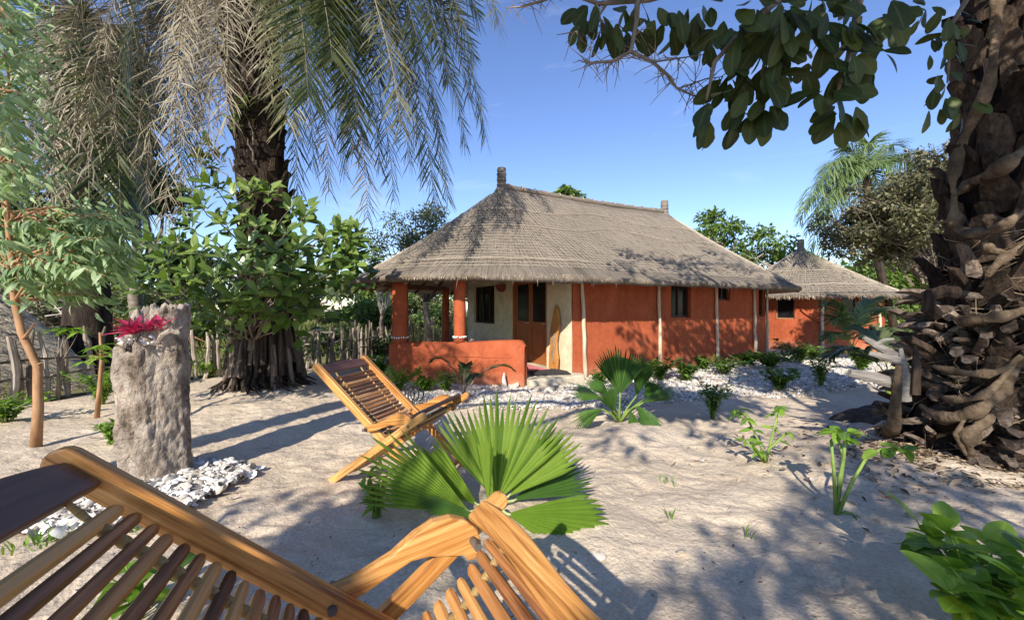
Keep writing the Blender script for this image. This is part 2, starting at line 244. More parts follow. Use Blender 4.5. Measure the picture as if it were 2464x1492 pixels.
M_HAY = pmat('dry straw heap', [(0.25, (0.25, 0.21, 0.15)), (0.6, (0.42, 0.37, 0.28)), (0.85, (0.58, 0.52, 0.41))], scale=3, stretch=(3, 3, 9), detail=8, rough=0.95, bump=0.8, bscale=9)
M_MAGENTA = leafmat('magenta bromeliad leaf', (0.13, 0.008, 0.03), (0.36, 0.02, 0.085), (0.48, 0.06, 0.13), rough=0.4, trans=0.25, tcol=(1.6, 0.8, 0.9))
M_PINKRUG = pmat('pink rug', [(0.3, (0.52, 0.13, 0.16)), (0.7, (0.68, 0.25, 0.27))], scale=20, rough=0.95)
M_DKRUG = pmat('dark door mat', [(0.3, (0.02, 0.02, 0.025)), (0.7, (0.06, 0.055, 0.06))], scale=30, rough=0.95, bump=0.6)
M_BLACK = pmat('black rubber', [(0.3, (0.012, 0.012, 0.012)), (0.7, (0.035, 0.033, 0.03))], scale=20, rough=0.5)
M_LAMP = pmat('dark red clay', [(0.3, (0.15, 0.03, 0.022)), (0.7, (0.24, 0.05, 0.035))], scale=10, rough=0.7)
M_SLAB = pmat('live edge slab wood', [(0.25, (0.20, 0.07, 0.018)), (0.5, (0.46, 0.20, 0.05)), (0.8, (0.64, 0.36, 0.13))], scale=3, stretch=(9, 9, 0.8), detail=7, rough=0.55, bump=0.4, bscale=5, distort=1.5)
# foliage
F_FIG = leafmat('glossy fig leaf', (0.050, 0.092, 0.018), (0.105, 0.175, 0.035), (0.225, 0.295, 0.075), rough=0.3, trans=0.28)
F_EUC = leafmat('pale bluish leaf', (0.13, 0.20, 0.085), (0.24, 0.34, 0.16), (0.38, 0.47, 0.26), rough=0.5, trans=0.35, tcol=(1.3, 1.5, 0.7))
F_CANOPY = leafmat('broad canopy leaf', (0.024, 0.038, 0.009), (0.040, 0.060, 0.014), (0.075, 0.095, 0.022), rough=0.5, trans=0.12, spec=0.25)
F_SHRUB = leafmat('bright shrub leaf', (0.075, 0.16, 0.018), (0.15, 0.28, 0.03), (0.27, 0.40, 0.06), rough=0.42, trans=0.38)
F_SHRUBD = leafmat('deep green shrub leaf', (0.045, 0.095, 0.016), (0.085, 0.165, 0.026), (0.155, 0.25, 0.045), rough=0.45, trans=0.35)
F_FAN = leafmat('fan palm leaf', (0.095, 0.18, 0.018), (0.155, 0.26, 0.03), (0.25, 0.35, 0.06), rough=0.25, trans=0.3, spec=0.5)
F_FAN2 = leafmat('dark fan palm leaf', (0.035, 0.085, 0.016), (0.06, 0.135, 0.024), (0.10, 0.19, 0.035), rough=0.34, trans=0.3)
F_PALM = leafmat('green palm frond', (0.028, 0.045, 0.014), (0.058, 0.080, 0.026), (0.15, 0.15, 0.06), rough=0.4, trans=0.15)
F_DEAD = leafmat('dead brown palm frond', (0.12, 0.10, 0.07), (0.255, 0.22, 0.155), (0.42, 0.375, 0.275), rough=0.75, trans=0.15, spec=0.2, tcol=(1.1, 1, 0.8))
F_SUNPALM = leafmat('palm frond in sunlit tone', (0.10, 0.105, 0.05), (0.21, 0.205, 0.105), (0.37, 0.345, 0.20), rough=0.55, trans=0.25)  # paler tone painted in for the front fronds that catch the sun
F_FARPALM = leafmat('far palm frond', (0.09, 0.14, 0.05), (0.15, 0.22, 0.085), (0.25, 0.31, 0.13), rough=0.45, trans=0.25)
F_OLIVE = leafmat('olive tree leaf', (0.06, 0.075, 0.025), (0.12, 0.145, 0.05), (0.23, 0.245, 0.095), rough=0.5, trans=0.25)
F_GREEN = leafmat('mid green tree leaf', (0.055, 0.10, 0.02), (0.12, 0.19, 0.035), (0.22, 0.31, 0.065), rough=0.5, trans=0.32)
F_DRYTREE = leafmat('brownish olive leaf', (0.045, 0.045, 0.022), (0.11, 0.108, 0.05), (0.27, 0.25, 0.14), rough=0.5, trans=0.22)
F_DARK = leafmat('dark background leaf', (0.022, 0.04, 0.012), (0.045, 0.075, 0.02), (0.09, 0.135, 0.034), rough=0.5, trans=0.22)
F_GRASS = leafmat('meadow grass blade', (0.11, 0.14, 0.03), (0.22, 0.25, 0.07), (0.36, 0.35, 0.14), rough=0.6, trans=0.3)
F_FERN = leafmat('dark cycad leaflet', (0.03, 0.05, 0.02), (0.06, 0.085, 0.03), (0.11, 0.13, 0.045), rough=0.4, trans=0.2)
# ------------------------------------------------------------------ leaf templates and scatter
def leaf_tpl(wid, prof, ns=5, fold=0.12, bend=0.15, seed=0, ragged=0.0, tp=1.0):
    """unit-length leaf along +X, normal +Z; prof(t) half width"""
    rr = random.Random(seed); V = []; F = []
    for i in range(ns):
        t = 1 - (1 - i / (ns - 1)) ** tp; w = wid * prof(t); z = -bend * t * t
        w1 = w * (1 + rr.uniform(-ragged, ragged)); w2 = w * (1 + rr.uniform(-ragged, ragged))
        V += [(t, w1, z + fold * w * 2), (t, 0, z), (t, -w2, z + fold * w * 2)]
    for i in range(ns - 1):
        a = i * 3; F += [(a, a + 1, a + 4, a + 3), (a + 1, a + 2, a + 5, a + 4)]
    return np.array(V), np.array(F)
P_OBOV = lambda t: max(0.03, (math.sin(math.pi * min(1, (t ** 1.25) * 0.98 + 0.01)) ** 0.62))
P_LANC = lambda t: max(0.02, math.sin(math.pi * min(1, t ** 0.8)) ** 1.1)
P_OVAL = lambda t: max(0.03, math.sin(math.pi * min(1, max(0.004, t * 0.985))) ** 0.75)
T_FIG = leaf_tpl(0.24, P_OBOV, 6, 0.10, 0.14, 1, 0.08); T_LANC = leaf_tpl(0.14, P_LANC, 5, 0.10, 0.3); T_OVAL = leaf_tpl(0.27, P_OVAL, 6, 0.14, 0.2, 2, 0.05)
T_SM = leaf_tpl(0.26, P_OVAL, 3, 0.15, 0.2); T_SML = leaf_tpl(0.17, P_LANC, 3, 0.12, 0.25)
def frames(d, n):
    d = d / np.linalg.norm(d, axis=1)[:, None]; n = n - d * np.sum(n * d, axis=1)[:, None]
    n = n / (np.linalg.norm(n, axis=1)[:, None] + 1e-9); y = np.cross(n, d)
    return np.stack([d, y, n], axis=2)
def scatter(name, tpl, pos, Mx, sc, mat, parent=None, kind='stuff', origin=None):
    tv, tf = tpl; N = len(pos); nv = len(tv)
    V = np.einsum('nij,vj->nvi', Mx, tv) * np.asarray(sc)[:, None, None] + np.asarray(pos)[:, None, :]
    if origin is None: origin = tuple(parent.location) if parent is not None else (0, 0, 0)
    V = V.reshape(-1, 3) - np.array(origin)
    F = (tf[None] + (np.arange(N) * nv)[:, None, None]).reshape(-1, tf.shape[1])
    me = np_mesh(name, V, F, True, np.repeat(rng.random(N), nv)); return place(name, me, mat, parent, kind=kind)
def tpl_meshes(name, tpls, mat):
    out = []
    for tv, tf in tpls:
        me = np_mesh(name, tv, tf, True); a = me.attributes.new('vein', 'FLOAT', 'POINT'); a.data.foreach_set('value', (np.arange(len(tv)) % 3 == 1).astype(np.float32)); me.materials.append(mat); out.append(me)
    return out
def leaf_objs(meshes, pos, Mx, sc, parent, name='leaf'):
    ox = Vector(parent.location); Ri = Matrix.Rotation(-parent.rotation_euler.z, 4, 'Z')
    for i in range(len(pos)):
        m = Mx[i] * sc[i]; M4 = Matrix(((m[0][0], m[0][1], m[0][2], pos[i][0] - ox.x), (m[1][0], m[1][1], m[1][2], pos[i][1] - ox.y), (m[2][0], m[2][1], m[2][2], pos[i][2] - ox.z), (0, 0, 0, 1)))
        o = bpy.data.objects.new(name, meshes[i % len(meshes)]); C.objects.link(o); o.parent = parent; o.matrix_basis = Ri @ M4
def set_uv(me, uv):
    l = me.uv_layers.new(name='UVMap'); idx = np.empty(len(me.loops), np.int32); me.loops.foreach_get('vertex_index', idx)
    l.data.foreach_set('uv', np.asarray(uv, np.float32)[idx].ravel())
def grid_faces(a, b, wrap=False):
    i, j = np.meshgrid(np.arange(a if wrap else a - 1), np.arange(b - 1), indexing='ij'); i2 = (i + 1) % a
    return np.stack([i * b + j, i2 * b + j, i2 * b + j + 1, i * b + j + 1], -1).reshape(-1, 4)
# ------------------------------------------------------------------ ground
def axis(lo, hi, step, far, growth=1.18):
    a = list(np.arange(lo, hi, step)); s = step; x = hi
    while x < far: a.append(x); s *= growth; x += s
    s = step; x = lo - step; pre = []
    while x > -far: pre.append(x); s *= growth; x -= s
    return np.array(pre[::-1] + a)
P_FAN2 = gp(1490, 1018); P_FAN1 = Vector((-0.10, 2.62, gz(-0.10, 2.62))); P_TRUNK = Vector((4.02, 3.72, gz(4.0, 3.7)))
def build_ground():
    X = axis(-4.6, 5.0, 0.030, 320, 1.12); Y = axis(0.9, 6.2, 0.027, 340, 1.12)
    xx, yy = np.meshgrid(X, Y, indexing='ij')
    z = base_g(xx, yy) + 0.035 * fbm(xx * 0.55, yy * 0.55, 3, 2)
    near = np.clip(1 - (np.hypot(xx, yy - 4) - 6) / 8, 0, 1)
    # trampled sand: overlapping footprint dents with raised rims
    z += near * (0.040 * fbm(xx * 1.7, yy * 1.7, 21, 3) + 0.030 * fbm(xx * 4.3, yy * 4.3, 31, 3) + 0.010 * (0.35 - np.abs(fbm(xx * 6.5 + 2 * fbm(xx, yy, 9, 2), yy * 5.2, 41, 3))) + 0.011 * fbm(xx * 14, yy * 14, 51, 2))
    fr = random.Random(5)
    for k in range(150):
        cx = fr.uniform(-3.2, 4.5); cy = fr.uniform(1.2, 7); a = fr.uniform(0, 3.14); dx = (xx - cx) * math.cos(a) + (yy - cy) * math.sin(a); dy = -(xx - cx) * math.sin(a) + (yy - cy) * math.cos(a)
        q = (dx / 0.14) ** 2 + (dy / 0.055) ** 2; z += fr.uniform(0.4, 1) * (-0.022 * np.exp(-q * 1.2) + 0.010 * np.exp(-((np.sqrt(q) - 1.45) / 0.35) ** 2))
    # mounds: around the darker fan palm, the big fan palm, the old trunk
    for P, r, h in ((P_FAN2 + Vector((-0.1, -0.55, 0)), 0.45, 0.12), (P_FAN2 + Vector((-.4, 0.05, 0)), 0.28, -0.12), (P_FAN1 + Vector((.05, .1, 0)), 0.5, 0.04), (P_TRUNK + Vector((-0.1, 0, 0)), 0.9, 0.12), (gp(640, 940), 1.0, 0.12), (Vector((-0.05, 0.40, 0)), 0.38, 0.10)):
        z += h * np.exp(-((xx - P.x) ** 2 + (yy - P.y) ** 2) / (r * r))
    me = np_mesh('sand_ground', np.stack([xx, yy, z], -1).reshape(-1, 3), grid_faces(len(X), len(Y)), True)
    o = place('sand_ground', me, M_SAND); tag(o, kind='structure'); return o
build_ground()
def zg(x, y):
    z = gz(x, y)
    for P, r, h in ((P_TRUNK + Vector((-0.1, 0, 0)), 0.9, 0.12), (Vector((-4.5, 7.2, 0)), 1.0, 0.12)): z += h * math.exp(-((x - P.x) ** 2 + (y - P.y) ** 2) / (r * r))
    return z
# ------------------------------------------------------------------ main hut
HP = Vector((-0.281, 10.8, 0)); HD = Vector((0.883, 0.469, 0)).normalized(); HN = Vector((HD.y, -HD.x, 0)); HL = 6.25
RW, RE = 2.92, 3.82; ZR, ZE = 4.84, 2.16; DC = 0.18
def HH(d, n, z): p = HP + HD * d + HN * n; return Vector((p.x, p.y, z))
def wpath(s, r=RW):
    a = HL - DC
    if s < a: return HH(DC + s, r, 0), HN.copy()
    s -= a
    if s < math.pi * RW:
        th = s / RW; nn = HN * math.cos(th) + HD * math.sin(th); return HP + HD * HL + nn * r, nn
    s -= math.pi * RW; return HH(HL - s, -r, 0), -HN
def xpath(s): return HH(DC, RW - s, 0), -HD         # cross wall facing the porch
def find_s(path, px, s0, s1):
    last = None; best = None
    for i in range(4000):
        s = s0 + (s1 - s0) * i / 4000; p, n = path(s); e = 1232 + FOC * p.x / p.y - px
        if best is None or abs(e) < best[0] - 1e-9: best = (abs(e), s, p)
        if last is not None and last * e <= 0: return s, p
        last = e
    return best[1], best[2]
def zpix(py, Y): return CAMZ - (py - HORI) / FOC * Y
def wall_strip(name, path, s0, s1, z0, z1, holes, mat, parent, step=0.3, depth=0.17, namp=0.012, ztop=None):
    S = sorted(set([round(s, 4) for s in np.arange(s0, s1, step)] + [s1] + [h[i] for h in holes for i in (0, 1)])); Z = sorted(set([round(z, 4) for z in np.arange(z0, z1, 0.35)] + [z1] + [h[i] for h in holes for i in (2, 3)]))
    mb = MB(); idx = {}
    def vid(s, z):
        if (s, z) not in idx:
            p, n = path(s); k = float(fbm(np.array(s * 1.7 + 9), np.array(z * 1.7), 77, 2)) * namp
            if ztop is not None: z = min(z, ztop(s))
            idx[(s, z)] = len(mb.v); mb.v.append(tuple(Vector((p.x, p.y, z)) + n * k)); mb.r.append(0.5)
        return idx[(s, z)]
    for a, b in zip(S, S[1:]):
        for c, d in zip(Z, Z[1:]):
            if any(h[0] - 1e-6 <= a and b <= h[1] + 1e-6 and h[2] - 1e-6 <= c and d <= h[3] + 1e-6 for h in holes): continue
            mb.f.append((vid(a, c), vid(b, c), vid(b, d), vid(a, d)))
    for h in holes:
        for (sa, za), (sb, zb) in (((h[0], h[2]), (h[1], h[2])), ((h[1], h[2]), (h[1], h[3])), ((h[1], h[3]), (h[0], h[3])), ((h[0], h[3]), (h[0], h[2]))):
            q = []
            for s, z, dp in ((sa, za, 0), (sb, zb, 0), (sb, zb, depth), (sa, za, depth)):
                p, n = path(s); q.append(Vector((p.x, p.y, z)) - n * (dp - 0.004 * (dp == 0)))
            mb.add(q, [(0, 1, 2, 3)])
    return mb.obj(name, mat, parent, True)
def window(path, h, parent, fm, name='window', split=2, shut=False):
    s0, s1, z0, z1 = h; p0, n = path((s0 + s1) / 2); a, _ = path(s0); b, _ = path(s1); t = (b - a); w = t.length; t.normalize(); c = (a + b) / 2 - n * 0.11; c.z = (z0 + z1) / 2
    Mx = Matrix((t, n, Vector((0, 0, 1)))).transposed(); hz = (z1 - z0) / 2; e = 0.045
    f = MB()
    for sx in (-1, 1): f.box(c + t * sx * (w / 2 - e / 2), e / 2, 0.035, hz - 0.002, Mx)
    for sz in (-1, 1): f.box(c + Vector((0, 0, sz * (hz - e / 2))), w / 2 - e - 0.001, 0.033, e / 2, Mx)
    wo = f.obj(name, fm, parent)
    iw = w - 2 * e
    for k in range(split):
        g = MB(); cx = -iw / 2 + iw * (k + 0.5) / split; g.box(c + t * cx - n * 0.015, iw / split / 2 - 0.004, 0.006, hz - e - 0.002, Mx); pn = g.obj('pane', M_GLASS, None, origin=parent.location); pn.parent = wo
    for k in range(1, split):
        g = MB(); g.box(c + t * (-iw / 2 + iw * k / split), 0.02, 0.028, hz - e - 0.001, Mx); q = g.obj('mullion', fm, None, origin=parent.location); q.parent = wo
    return wo
hut = thing('thatched_hut', 'long red earthen hut with a grey thatched roof and a corner porch', 'hut', (HP.x, HP.y, 0))
# openings on the red wall
holes = []
for x0, x1, y0, y1 in ((1615, 1662, 685, 764), (1729, 1757, 688, 723), (1825, 1851, 688, 761)):
    sa, pa = find_s(wpath, x0, 0, 11); sb, pb = find_s(wpath, x1, 0, 11); Ym = (pa.y + pb.y) / 2; holes.append((sa, sb, zpix(y1, Ym), min(2.42, zpix(y0, Ym))))
wall_strip('red_wall', wpath, 0.0, (HL - DC) * 2 + math.pi * RW, -0.1, 2.52, holes, M_RED, hut, 0.25, namp=0.03)
for h in holes: window(wpath, h, hut, M_DARKWD)
# cross wall with window and double door
sd0, pd0 = find_s(xpath, 1316, 0, 5); sd1, pd1 = find_s(xpath, 1232, 0, 5); sw0, pw0 = find_s(xpath, 1190, 0, 5.8); sw1, pw1 = find_s(xpath, 1139, 0, 5.8)
ZF = 0.235
door_h = (sd0, sd1, ZF, 2.40); win_h = (sw0, min(sw1, 5.3), zpix(780, pw0.y), zpix(686, pw0.y))
wall_strip('cream_wall', xpath, 0.0, 2 * RW, -0.1, 4.6, [door_h, win_h], M_CREAM, hut, 0.25, namp=0.025, ztop=lambda s: ZE + (ZR - ZE) * ((1 - abs(RW - s) / RE) - 0.16 * (abs(RW - s) / RE) * (1 - abs(RW - s) / RE)) - 0.13)
window(xpath, win_h, hut, M_DARKWD, split=3)
def door_leaf(s0, s1, z0, z1):
    a, n = xpath(s0); b, _ = xpath(s1); t = (b - a).normalized(); w = (b - a).length; c = (a + b) / 2 - n * 0.09; Mx = Matrix((t, n, Vector((0, 0, 1)))).transposed()
    f = MB(); zc = (z0 + z1) / 2; hz = (z1 - z0) / 2; st = 0.085; zm = z0 + 0.95
    def bx(x, z, hx, hzz, hy=0.022, dy=0.0, m=None):
        (m or f).box(c + t * x + n * dy + Vector((0, 0, z)), hx, hy, hzz, Mx)
    for sx in (-1, 1): bx(sx * (w / 2 - st / 2), zc, st / 2, hz)
    for z in (z0 + 0.09, zm, z1 - 0.06): bx(0, z, w / 2 - st - 0.001, 0.06 if z != z0 + 0.09 else 0.09, 0.021)
    lf = f.obj('door', M_DOOR, hut, bevel=0.006)
    g = MB(); g.box(c + Vector((0, 0, (z0 + 0.18 + zm - 0.06) / 2)), w / 2 - st - 0.002, 0.009, (zm - 0.06 - z0 - 0.18) / 2, Mx); q = g.obj('panel', M_DOOR, None, origin=hut.location); q.parent = lf
    g = MB(); g.box(c + n * 0.012 + Vector((0, 0, (z0 + 0.18 + zm - 0.06) / 2)), w / 2 - st - 0.07, 0.008, (zm - 0.06 - z0 - 0.18) / 2 - 0.07, Mx); q = g.obj('panel', M_DOOR, None, origin=hut.location); q.parent = lf
    g = MB(); g.box(c + Vector((0, 0, (zm + 0.06 + z1 - 0.12) / 2)), w / 2 - st - 0.002, 0.006, (z1 - 0.12 - zm - 0.06) / 2, Mx); q = g.obj('pane', M_GLASS, None, origin=hut.location); q.parent = lf
    g = MB(); g.tube([c + t * (-w / 2 + 0.05) + n * 0.03 + Vector((0, 0, zm + 0.02)), c + t * (-w / 2 + 0.05) + n * 0.07 + Vector((0, 0, zm + 0.02)), c + t * (-w / 2 + 0.16) + n * 0.07 + Vector((0, 0, zm + 0.02))], 0.009, 6); q = g.obj('handle', M_BOLT, None, origin=hut.location); q.parent = lf
fw = 0.09; sm = (sd0 + sd1) / 2
door_leaf(sd0 + fw, sm - 0.003, ZF + 0.01, 2.40 - fw); door_leaf(sm + 0.003, sd1 - fw, ZF + 0.01, 2.40 - fw)
f = MB(); n = -HD
for s in (sd0 + fw / 2, sd1 - fw / 2): p, _ = xpath(s); f.box(Vector((p.x, p.y, (ZF + 2.40) / 2)) - n * 0.07, 0.05, fw / 2 - 0.002, (2.40 - ZF) / 2 - 0.002, Matrix((HD, HN, Vector((0, 0, 1)))).transposed())
p, _ = xpath(sm); f.box(Vector((p.x, p.y, 2.40 - fw / 2)) - n * 0.07, 0.049, (sd1 - sd0) / 2 - fw - 0.002, fw / 2 - 0.002, Matrix((HD, HN, Vector((0, 0, 1)))).transposed())
f.obj('door_frame', M_DOOR, hut)
# pale poles set against the red wall
for px0, px1, yb in ((1396, 1406, 912), (1581, 1586, 882), (1718, 1724, 868), (1810, 1814, 862), (1866, 1872, 852)):
    s0, p0 = find_s(wpath, px0, 0, 11); s1, p1 = find_s(wpath, px1, 0, 11); _, n0 = wpath(s0); mb = MB(); pts = []
    for i in range(9):
        t = i / 8; q = p1.lerp(p0, t) + n0 * (0.045 + random.uniform(-0.004, 0.008)) + HD * random.uniform(-0.016, 0.016) * (1 if 0 < i < 8 else 0); pts.append((q.x, q.y, 0.02 + t * 2.45))
    mb.tube(pts, [0.052 - 0.003 * i + random.uniform(-0.006, 0.006) for i in range(9)], 8); mb.obj('pole', M_POLE, hut, True)
# porch: low wall, posts, floor, step
PA = Vector((-2.43, 8.12, 0)); PE = Vector((0.26, 7.50, 0)); pdir = (PE - PA).normalized(); pn = Vector((pdir.y, -pdir.x, 0)); plen = (PE - PA).length
mb = MB(); nu, prof = 40, []
th = 0.27
def lowtop(t): return 0.89 + 0.10 * t + 0.012 * math.sin(t * 9)
sec = []
for i in range(nu + 1):
    t = i / nu; e = min(1, (1 - t) * plen / 0.12); rnd_ = math.sqrt(max(0, 1 - (1 - e) ** 2)); zt = lowtop(t) - 0.11 * (1 - rnd_); c = PA + pdir * (plen * t); hw = th / 2
    row = [(-hw, -0.1), (-hw, 0.35), (-hw, zt * 0.7), (-hw, zt - 0.05), (-hw * 0.75, zt - 0.012), (0, zt), (hw * 0.75, zt - 0.012), (hw, zt - 0.05), (hw, zt * 0.6), (hw, -0.1)]
    for k, (a, z) in enumerate(row):
        j = 0.012 * float(fbm(np.array(t * 6.0 + 3), np.array(z * 2.3 + k), 5, 2)); q = c + pn * (-(a) + (j if a < 0 else 0) * -1); mb.v.append((q.x, q.y, z)); mb.r.append(.5)
m_ = len(row)
for i in range(nu):
    for k in range(m_ - 1): a = i * m_ + k; mb.f.append((a, a + 1, a + m_ + 1, a + m_))
mb.f.append(tuple(range(m_))); mb.f.append(tuple(nu * m_ + k for k in reversed(range(m_))))
lw = mb.obj('low_wall', M_RED, hut, True)
# faint scratched zigzag and lines on the low wall, as shallow raised clay strips
mb = MB()
def onwall(t, z, o=0.004): c = PA + pdir * (plen * t) + pn * (th / 2 + o); return Vector((c.x, c.y, z))
zz = [(0.16 + 0.72 * i / 10, 0.62 if i % 2 else 0.36) for i in range(11)]
for (a, b), (c, d) in zip(zz, zz[1:]): mb.tube([onwall(a, b), onwall((a + c) / 2, (b + d) / 2), onwall(c, d)], 0.006, 5)
mb.tube([onwall(0.1 + 0.082 * i, 0.66 + 0.004 * math.sin(i * 2.1)) for i in range(11)], 0.006, 5)
q = mb.obj('relief_pattern', M_RED, None, origin=hut.location); q.parent = lw
def post(c, r, z0, z1, band=True):
    mb = MB(); mb.tube([(c.x + random.uniform(-.006, .006), c.y, z0 + (z1 - z0) * i / 8) for i in range(9)], [r * (1 + 0.015 * math.cos(i * 1.3)) for i in range(9)], 18, flat=1.0)
    po = mb.obj('post', M_RED, hut, True)
    if band:
        s = MB()
        for k in range(22):
            a = 2 * math.pi * k / 22; s.cr = random.random(); cc = Vector((c.x + math.cos(a) * (r + 0.008), c.y + math.sin(a) * (r + 0.008), z0 + 0.13 + random.uniform(-.005, .005)))
            s.tube([cc + Vector((0, 0, -0.02)), cc, cc + Vector((0, 0, 0.02))], [0.008, 0.018, 0.008], 6)
        q = s.obj('shell_band', M_SHELL, None, True, origin=hut.location); q.parent = po; tag(q, kind='stuff')
PB = PA.lerp(PE, 0.525)
post(PA + pdir * 0.17, 0.155, 0.87, 2.14); post(PB, 0.118, 0.90, 2.30)
post(HH(-0.55, -3.05, 0), 0.12, 0.0, 2.25, False); post(HH(-2.08, -2.30, 0), 0.12, 0.0, 2.25, False)
mb = MB()
def beamline(a, b, z, h=0.07):
    v = (b - a).normalized(); Mx = Matrix((v, Vector((-v.y, v.x, 0)), Vector((0, 0, 1)))).transposed(); mb.box(Vector(((a.x + b.x) / 2, (a.y + b.y) / 2, z)), (b - a).length / 2, h, h, Mx)
for k, (a, b) in enumerate(((PA, PB), (PB, HH(DC, RW, 0)), (PA, HH(-3.1, -1.0, 0)), (HH(-3.1, -1.0, 0), HH(-2.08, -2.3, 0)), (HH(-2.08, -2.3, 0), HH(-0.55, -3.05, 0)))):
    mb = MB(); beamline(a, b, 2.20 + 0.004 * k); mb.obj('ring_beam', M_BEAM, hut)
# porch floor and steps
mb = MB(); fl = [HH(DC - 0.02, RW - 0.02, 0), HH(-1.0, 3.05, 0), HH(-2.2, 2.2, 0), HH(-3.0, 1.2, 0), HH(-3.2, 0, 0), HH(-3.0, -1.2, 0), HH(-2.2, -2.3, 0), HH(-0.6, -2.9, 0), HH(DC - 0.02, -RW, 0)]
mb.prism([Vector((p.x, p.y, -0.05)) for p in fl], (0, 0, ZF + 0.045)); mb.obj('porch_floor', M_CONC, hut)
def slab(name, pts, z0, z1, mat, parent, bv=0.03):
    mb = MB(); mb.prism([Vector((p.x, p.y, z0)) for p in pts], (0, 0, z1 - z0)); return mb.obj(name, mat, parent, bevel=bv)
slab('step', [HH(-1.05, 3.3, 0), HH(-1.05, 3.02, 0), HH(0.16, 2.95, 0), HH(0.3, 3.10, 0), HH(0.22, 3.30, 0), HH(-0.4, 3.38, 0)], -0.05, 0.262, M_CONC, hut)
slab('step', [HH(-1.2, 3.75, 0), HH(-1.12, 3.2, 0), HH(0.62, 2.98, 0), HH(0.78, 3.2, 0), HH(0.3, 3.5, 0), HH(-0.5, 3.72, 0)], -0.05, 0.145, M_CONC, hut)
# roof
def stations():
    st = []
    for i in range(48): st.append((i / 48 * HL, 0.0))
    for i in range(52): st.append((HL, math.pi * i / 52))
    for i in range(24): st.append((HL - i / 24 * HL, math.pi))
    for i in range(60): st.append((0.0, math.pi + math.pi * i / 60))
    return st
def roofpt(t, th, r, zoff=0.0, ZRR=ZR, ZEE=ZE, REE=RE):
    x = r / REE; z = ZEE + (ZRR - ZEE) * ((1 - x) - 0.16 * x * (1 - x)) + zoff
    nn = HN * math.cos(th) + HD * math.sin(th); p = HP + HD * t + nn * r
    sag = 0.06 * max(0, math.cos(th - 1.5 * math.pi)) ** 2 * x * x if t == 0 else 0
    ridge_dip = -0.05 * math.sin(math.pi * t / HL) * (1 - x)
    return Vector((p.x, p.y, z + sag * .4 + ridge_dip))
def thatch(name, st, fn, RR, parent, nr=34, wrapname='roof', namp=1.0):
    A = len(st); V = []; UV = []; per = 0; last = None
    radii = [RR * k / (nr - 1) for k in range(nr)]
    for i, (t, th) in enumerate(st):
        e = fn(t, th, RR); per += (e - last).length if last is not None else 0; last = e
        for k, r in enumerate(radii):
            amp = 0.022 * fbm(np.array(per * 1.5), np.array(r * 1.3), 61, 3) + 0.05 * fbm(np.array(per * .5), np.array(r * .5), 63, 2) + (0.035 * vnoise(np.array(per * 3.1), np.array(7.7), 67) if k == nr - 1 else 0)
            p = fn(t, th, r) + Vector((0, 0, float(amp) * namp)); V.append(p); UV.append((per, r))
        eo = V[-1]; inn = fn(t, th, RR - 0.13); j1 = 0.05 * float(vnoise(np.array(per * 4.3), np.array(2.2), 71)); j2 = 0.05 * float(vnoise(np.array(per * 7.1), np.array(5.2), 73))
        V.append(Vector((eo.x, eo.y, eo.z - 0.045 + j1 * 0.4))); UV.append((per, RR + 0.07))
        V.append(Vector((eo.x * 0.6 + inn.x * 0.4, eo.y * .6 + inn.y * .4, eo.z - 0.10 + j2 * .7))); UV.append((per, RR + 0.15))
        V.append(Vector((inn.x, inn.y, inn.z - 0.155))); UV.append((per, RR + 0.3))
    me = np_mesh(name, [tuple(Vector(v) - parent.location) for v in V], grid_faces(A, nr + 3, True), True); set_uv(me, UV)
    o = place(name, me, M_THATCH, parent)
    # ceiling underside
    V2 = []; UV2 = []; per = 0; last = None
    for i, (t, th) in enumerate(st):
        e = fn(t, th, RR); per += (e - last).length if last is not None else 0; last = e
        for r in (RR - 0.12, RR * 0.75, RR * 0.5, RR * 0.2, 0.02): p = fn(t, th, r); V2.append(p - Vector((0, 0, 0.165))); UV2.append((per, r))
    me = np_mesh('ceiling', [tuple(Vector(v) - parent.location) for v in V2], grid_faces(A, 5, True), True); set_uv(me, UV2); c = place('ceiling', me, M_MAT, None); c.parent = o
    return o
ST = stations()
roof = thatch('roof', ST, roofpt, RE, hut)
def straws(name, n, sampler, parent_obj, loc, mat, ln=(0.2, 0.5), wd=(0.004, 0.009), lift=0.02, hang=None):
    mb = MB()
    for _ in range(n):
        mb.cr = random.random(); p, dn, side, nr = sampler(); l = random.uniform(*ln); w = random.uniform(*wd)
        d1 = (dn + side * random.gauss(0, 0.16) + nr * random.uniform(-0.02, 0.06)).normalized()
        if hang is not None: d1 = (dn * 0.35 + Vector((0, 0, -1)) * random.uniform(*hang) + side * random.gauss(0, 0.22)).normalized()
        a = p + nr * lift * random.uniform(0.2, 1.0); b = a + d1 * l * 0.5 + nr * 0.008; c = a + d1 * l; s = side * w / 2
        mb.add([a - s, a + s, b + s, b - s, c], [(0, 1, 2, 3), (3, 2, 4)])
    o = mb.obj(name, mat, None, origin=loc); o.parent = parent_obj; tag(o, kind='stuff'); return o
def hut_sampler(rlo, rhi):
    def f():
        while True:
            u = random.random()
            if u < 0.45: t, th = random.random() * HL, 0.0
            elif u < 0.68: t, th = HL, random.random() * math.pi * 0.7
            else: t, th = 0.0, math.pi * (1.3 + 0.7 * random.random())
            r = math.sqrt(random.uniform(rlo * rlo, rhi * rhi)); p = roofpt(t, th, r); q = roofpt(t, th, min(r + 0.05, RE)); q = q if r < RE - 0.03 else p + (p - roofpt(t, th, r - 0.05))
            dn = (q - p).normalized(); nn = HN * math.cos(th) + HD * math.sin(th); side = Vector((-nn.y, nn.x, 0)); nr = side.cross(dn); nr = nr if nr.z > 0 else -nr
            return p, dn, side, nr
    return f
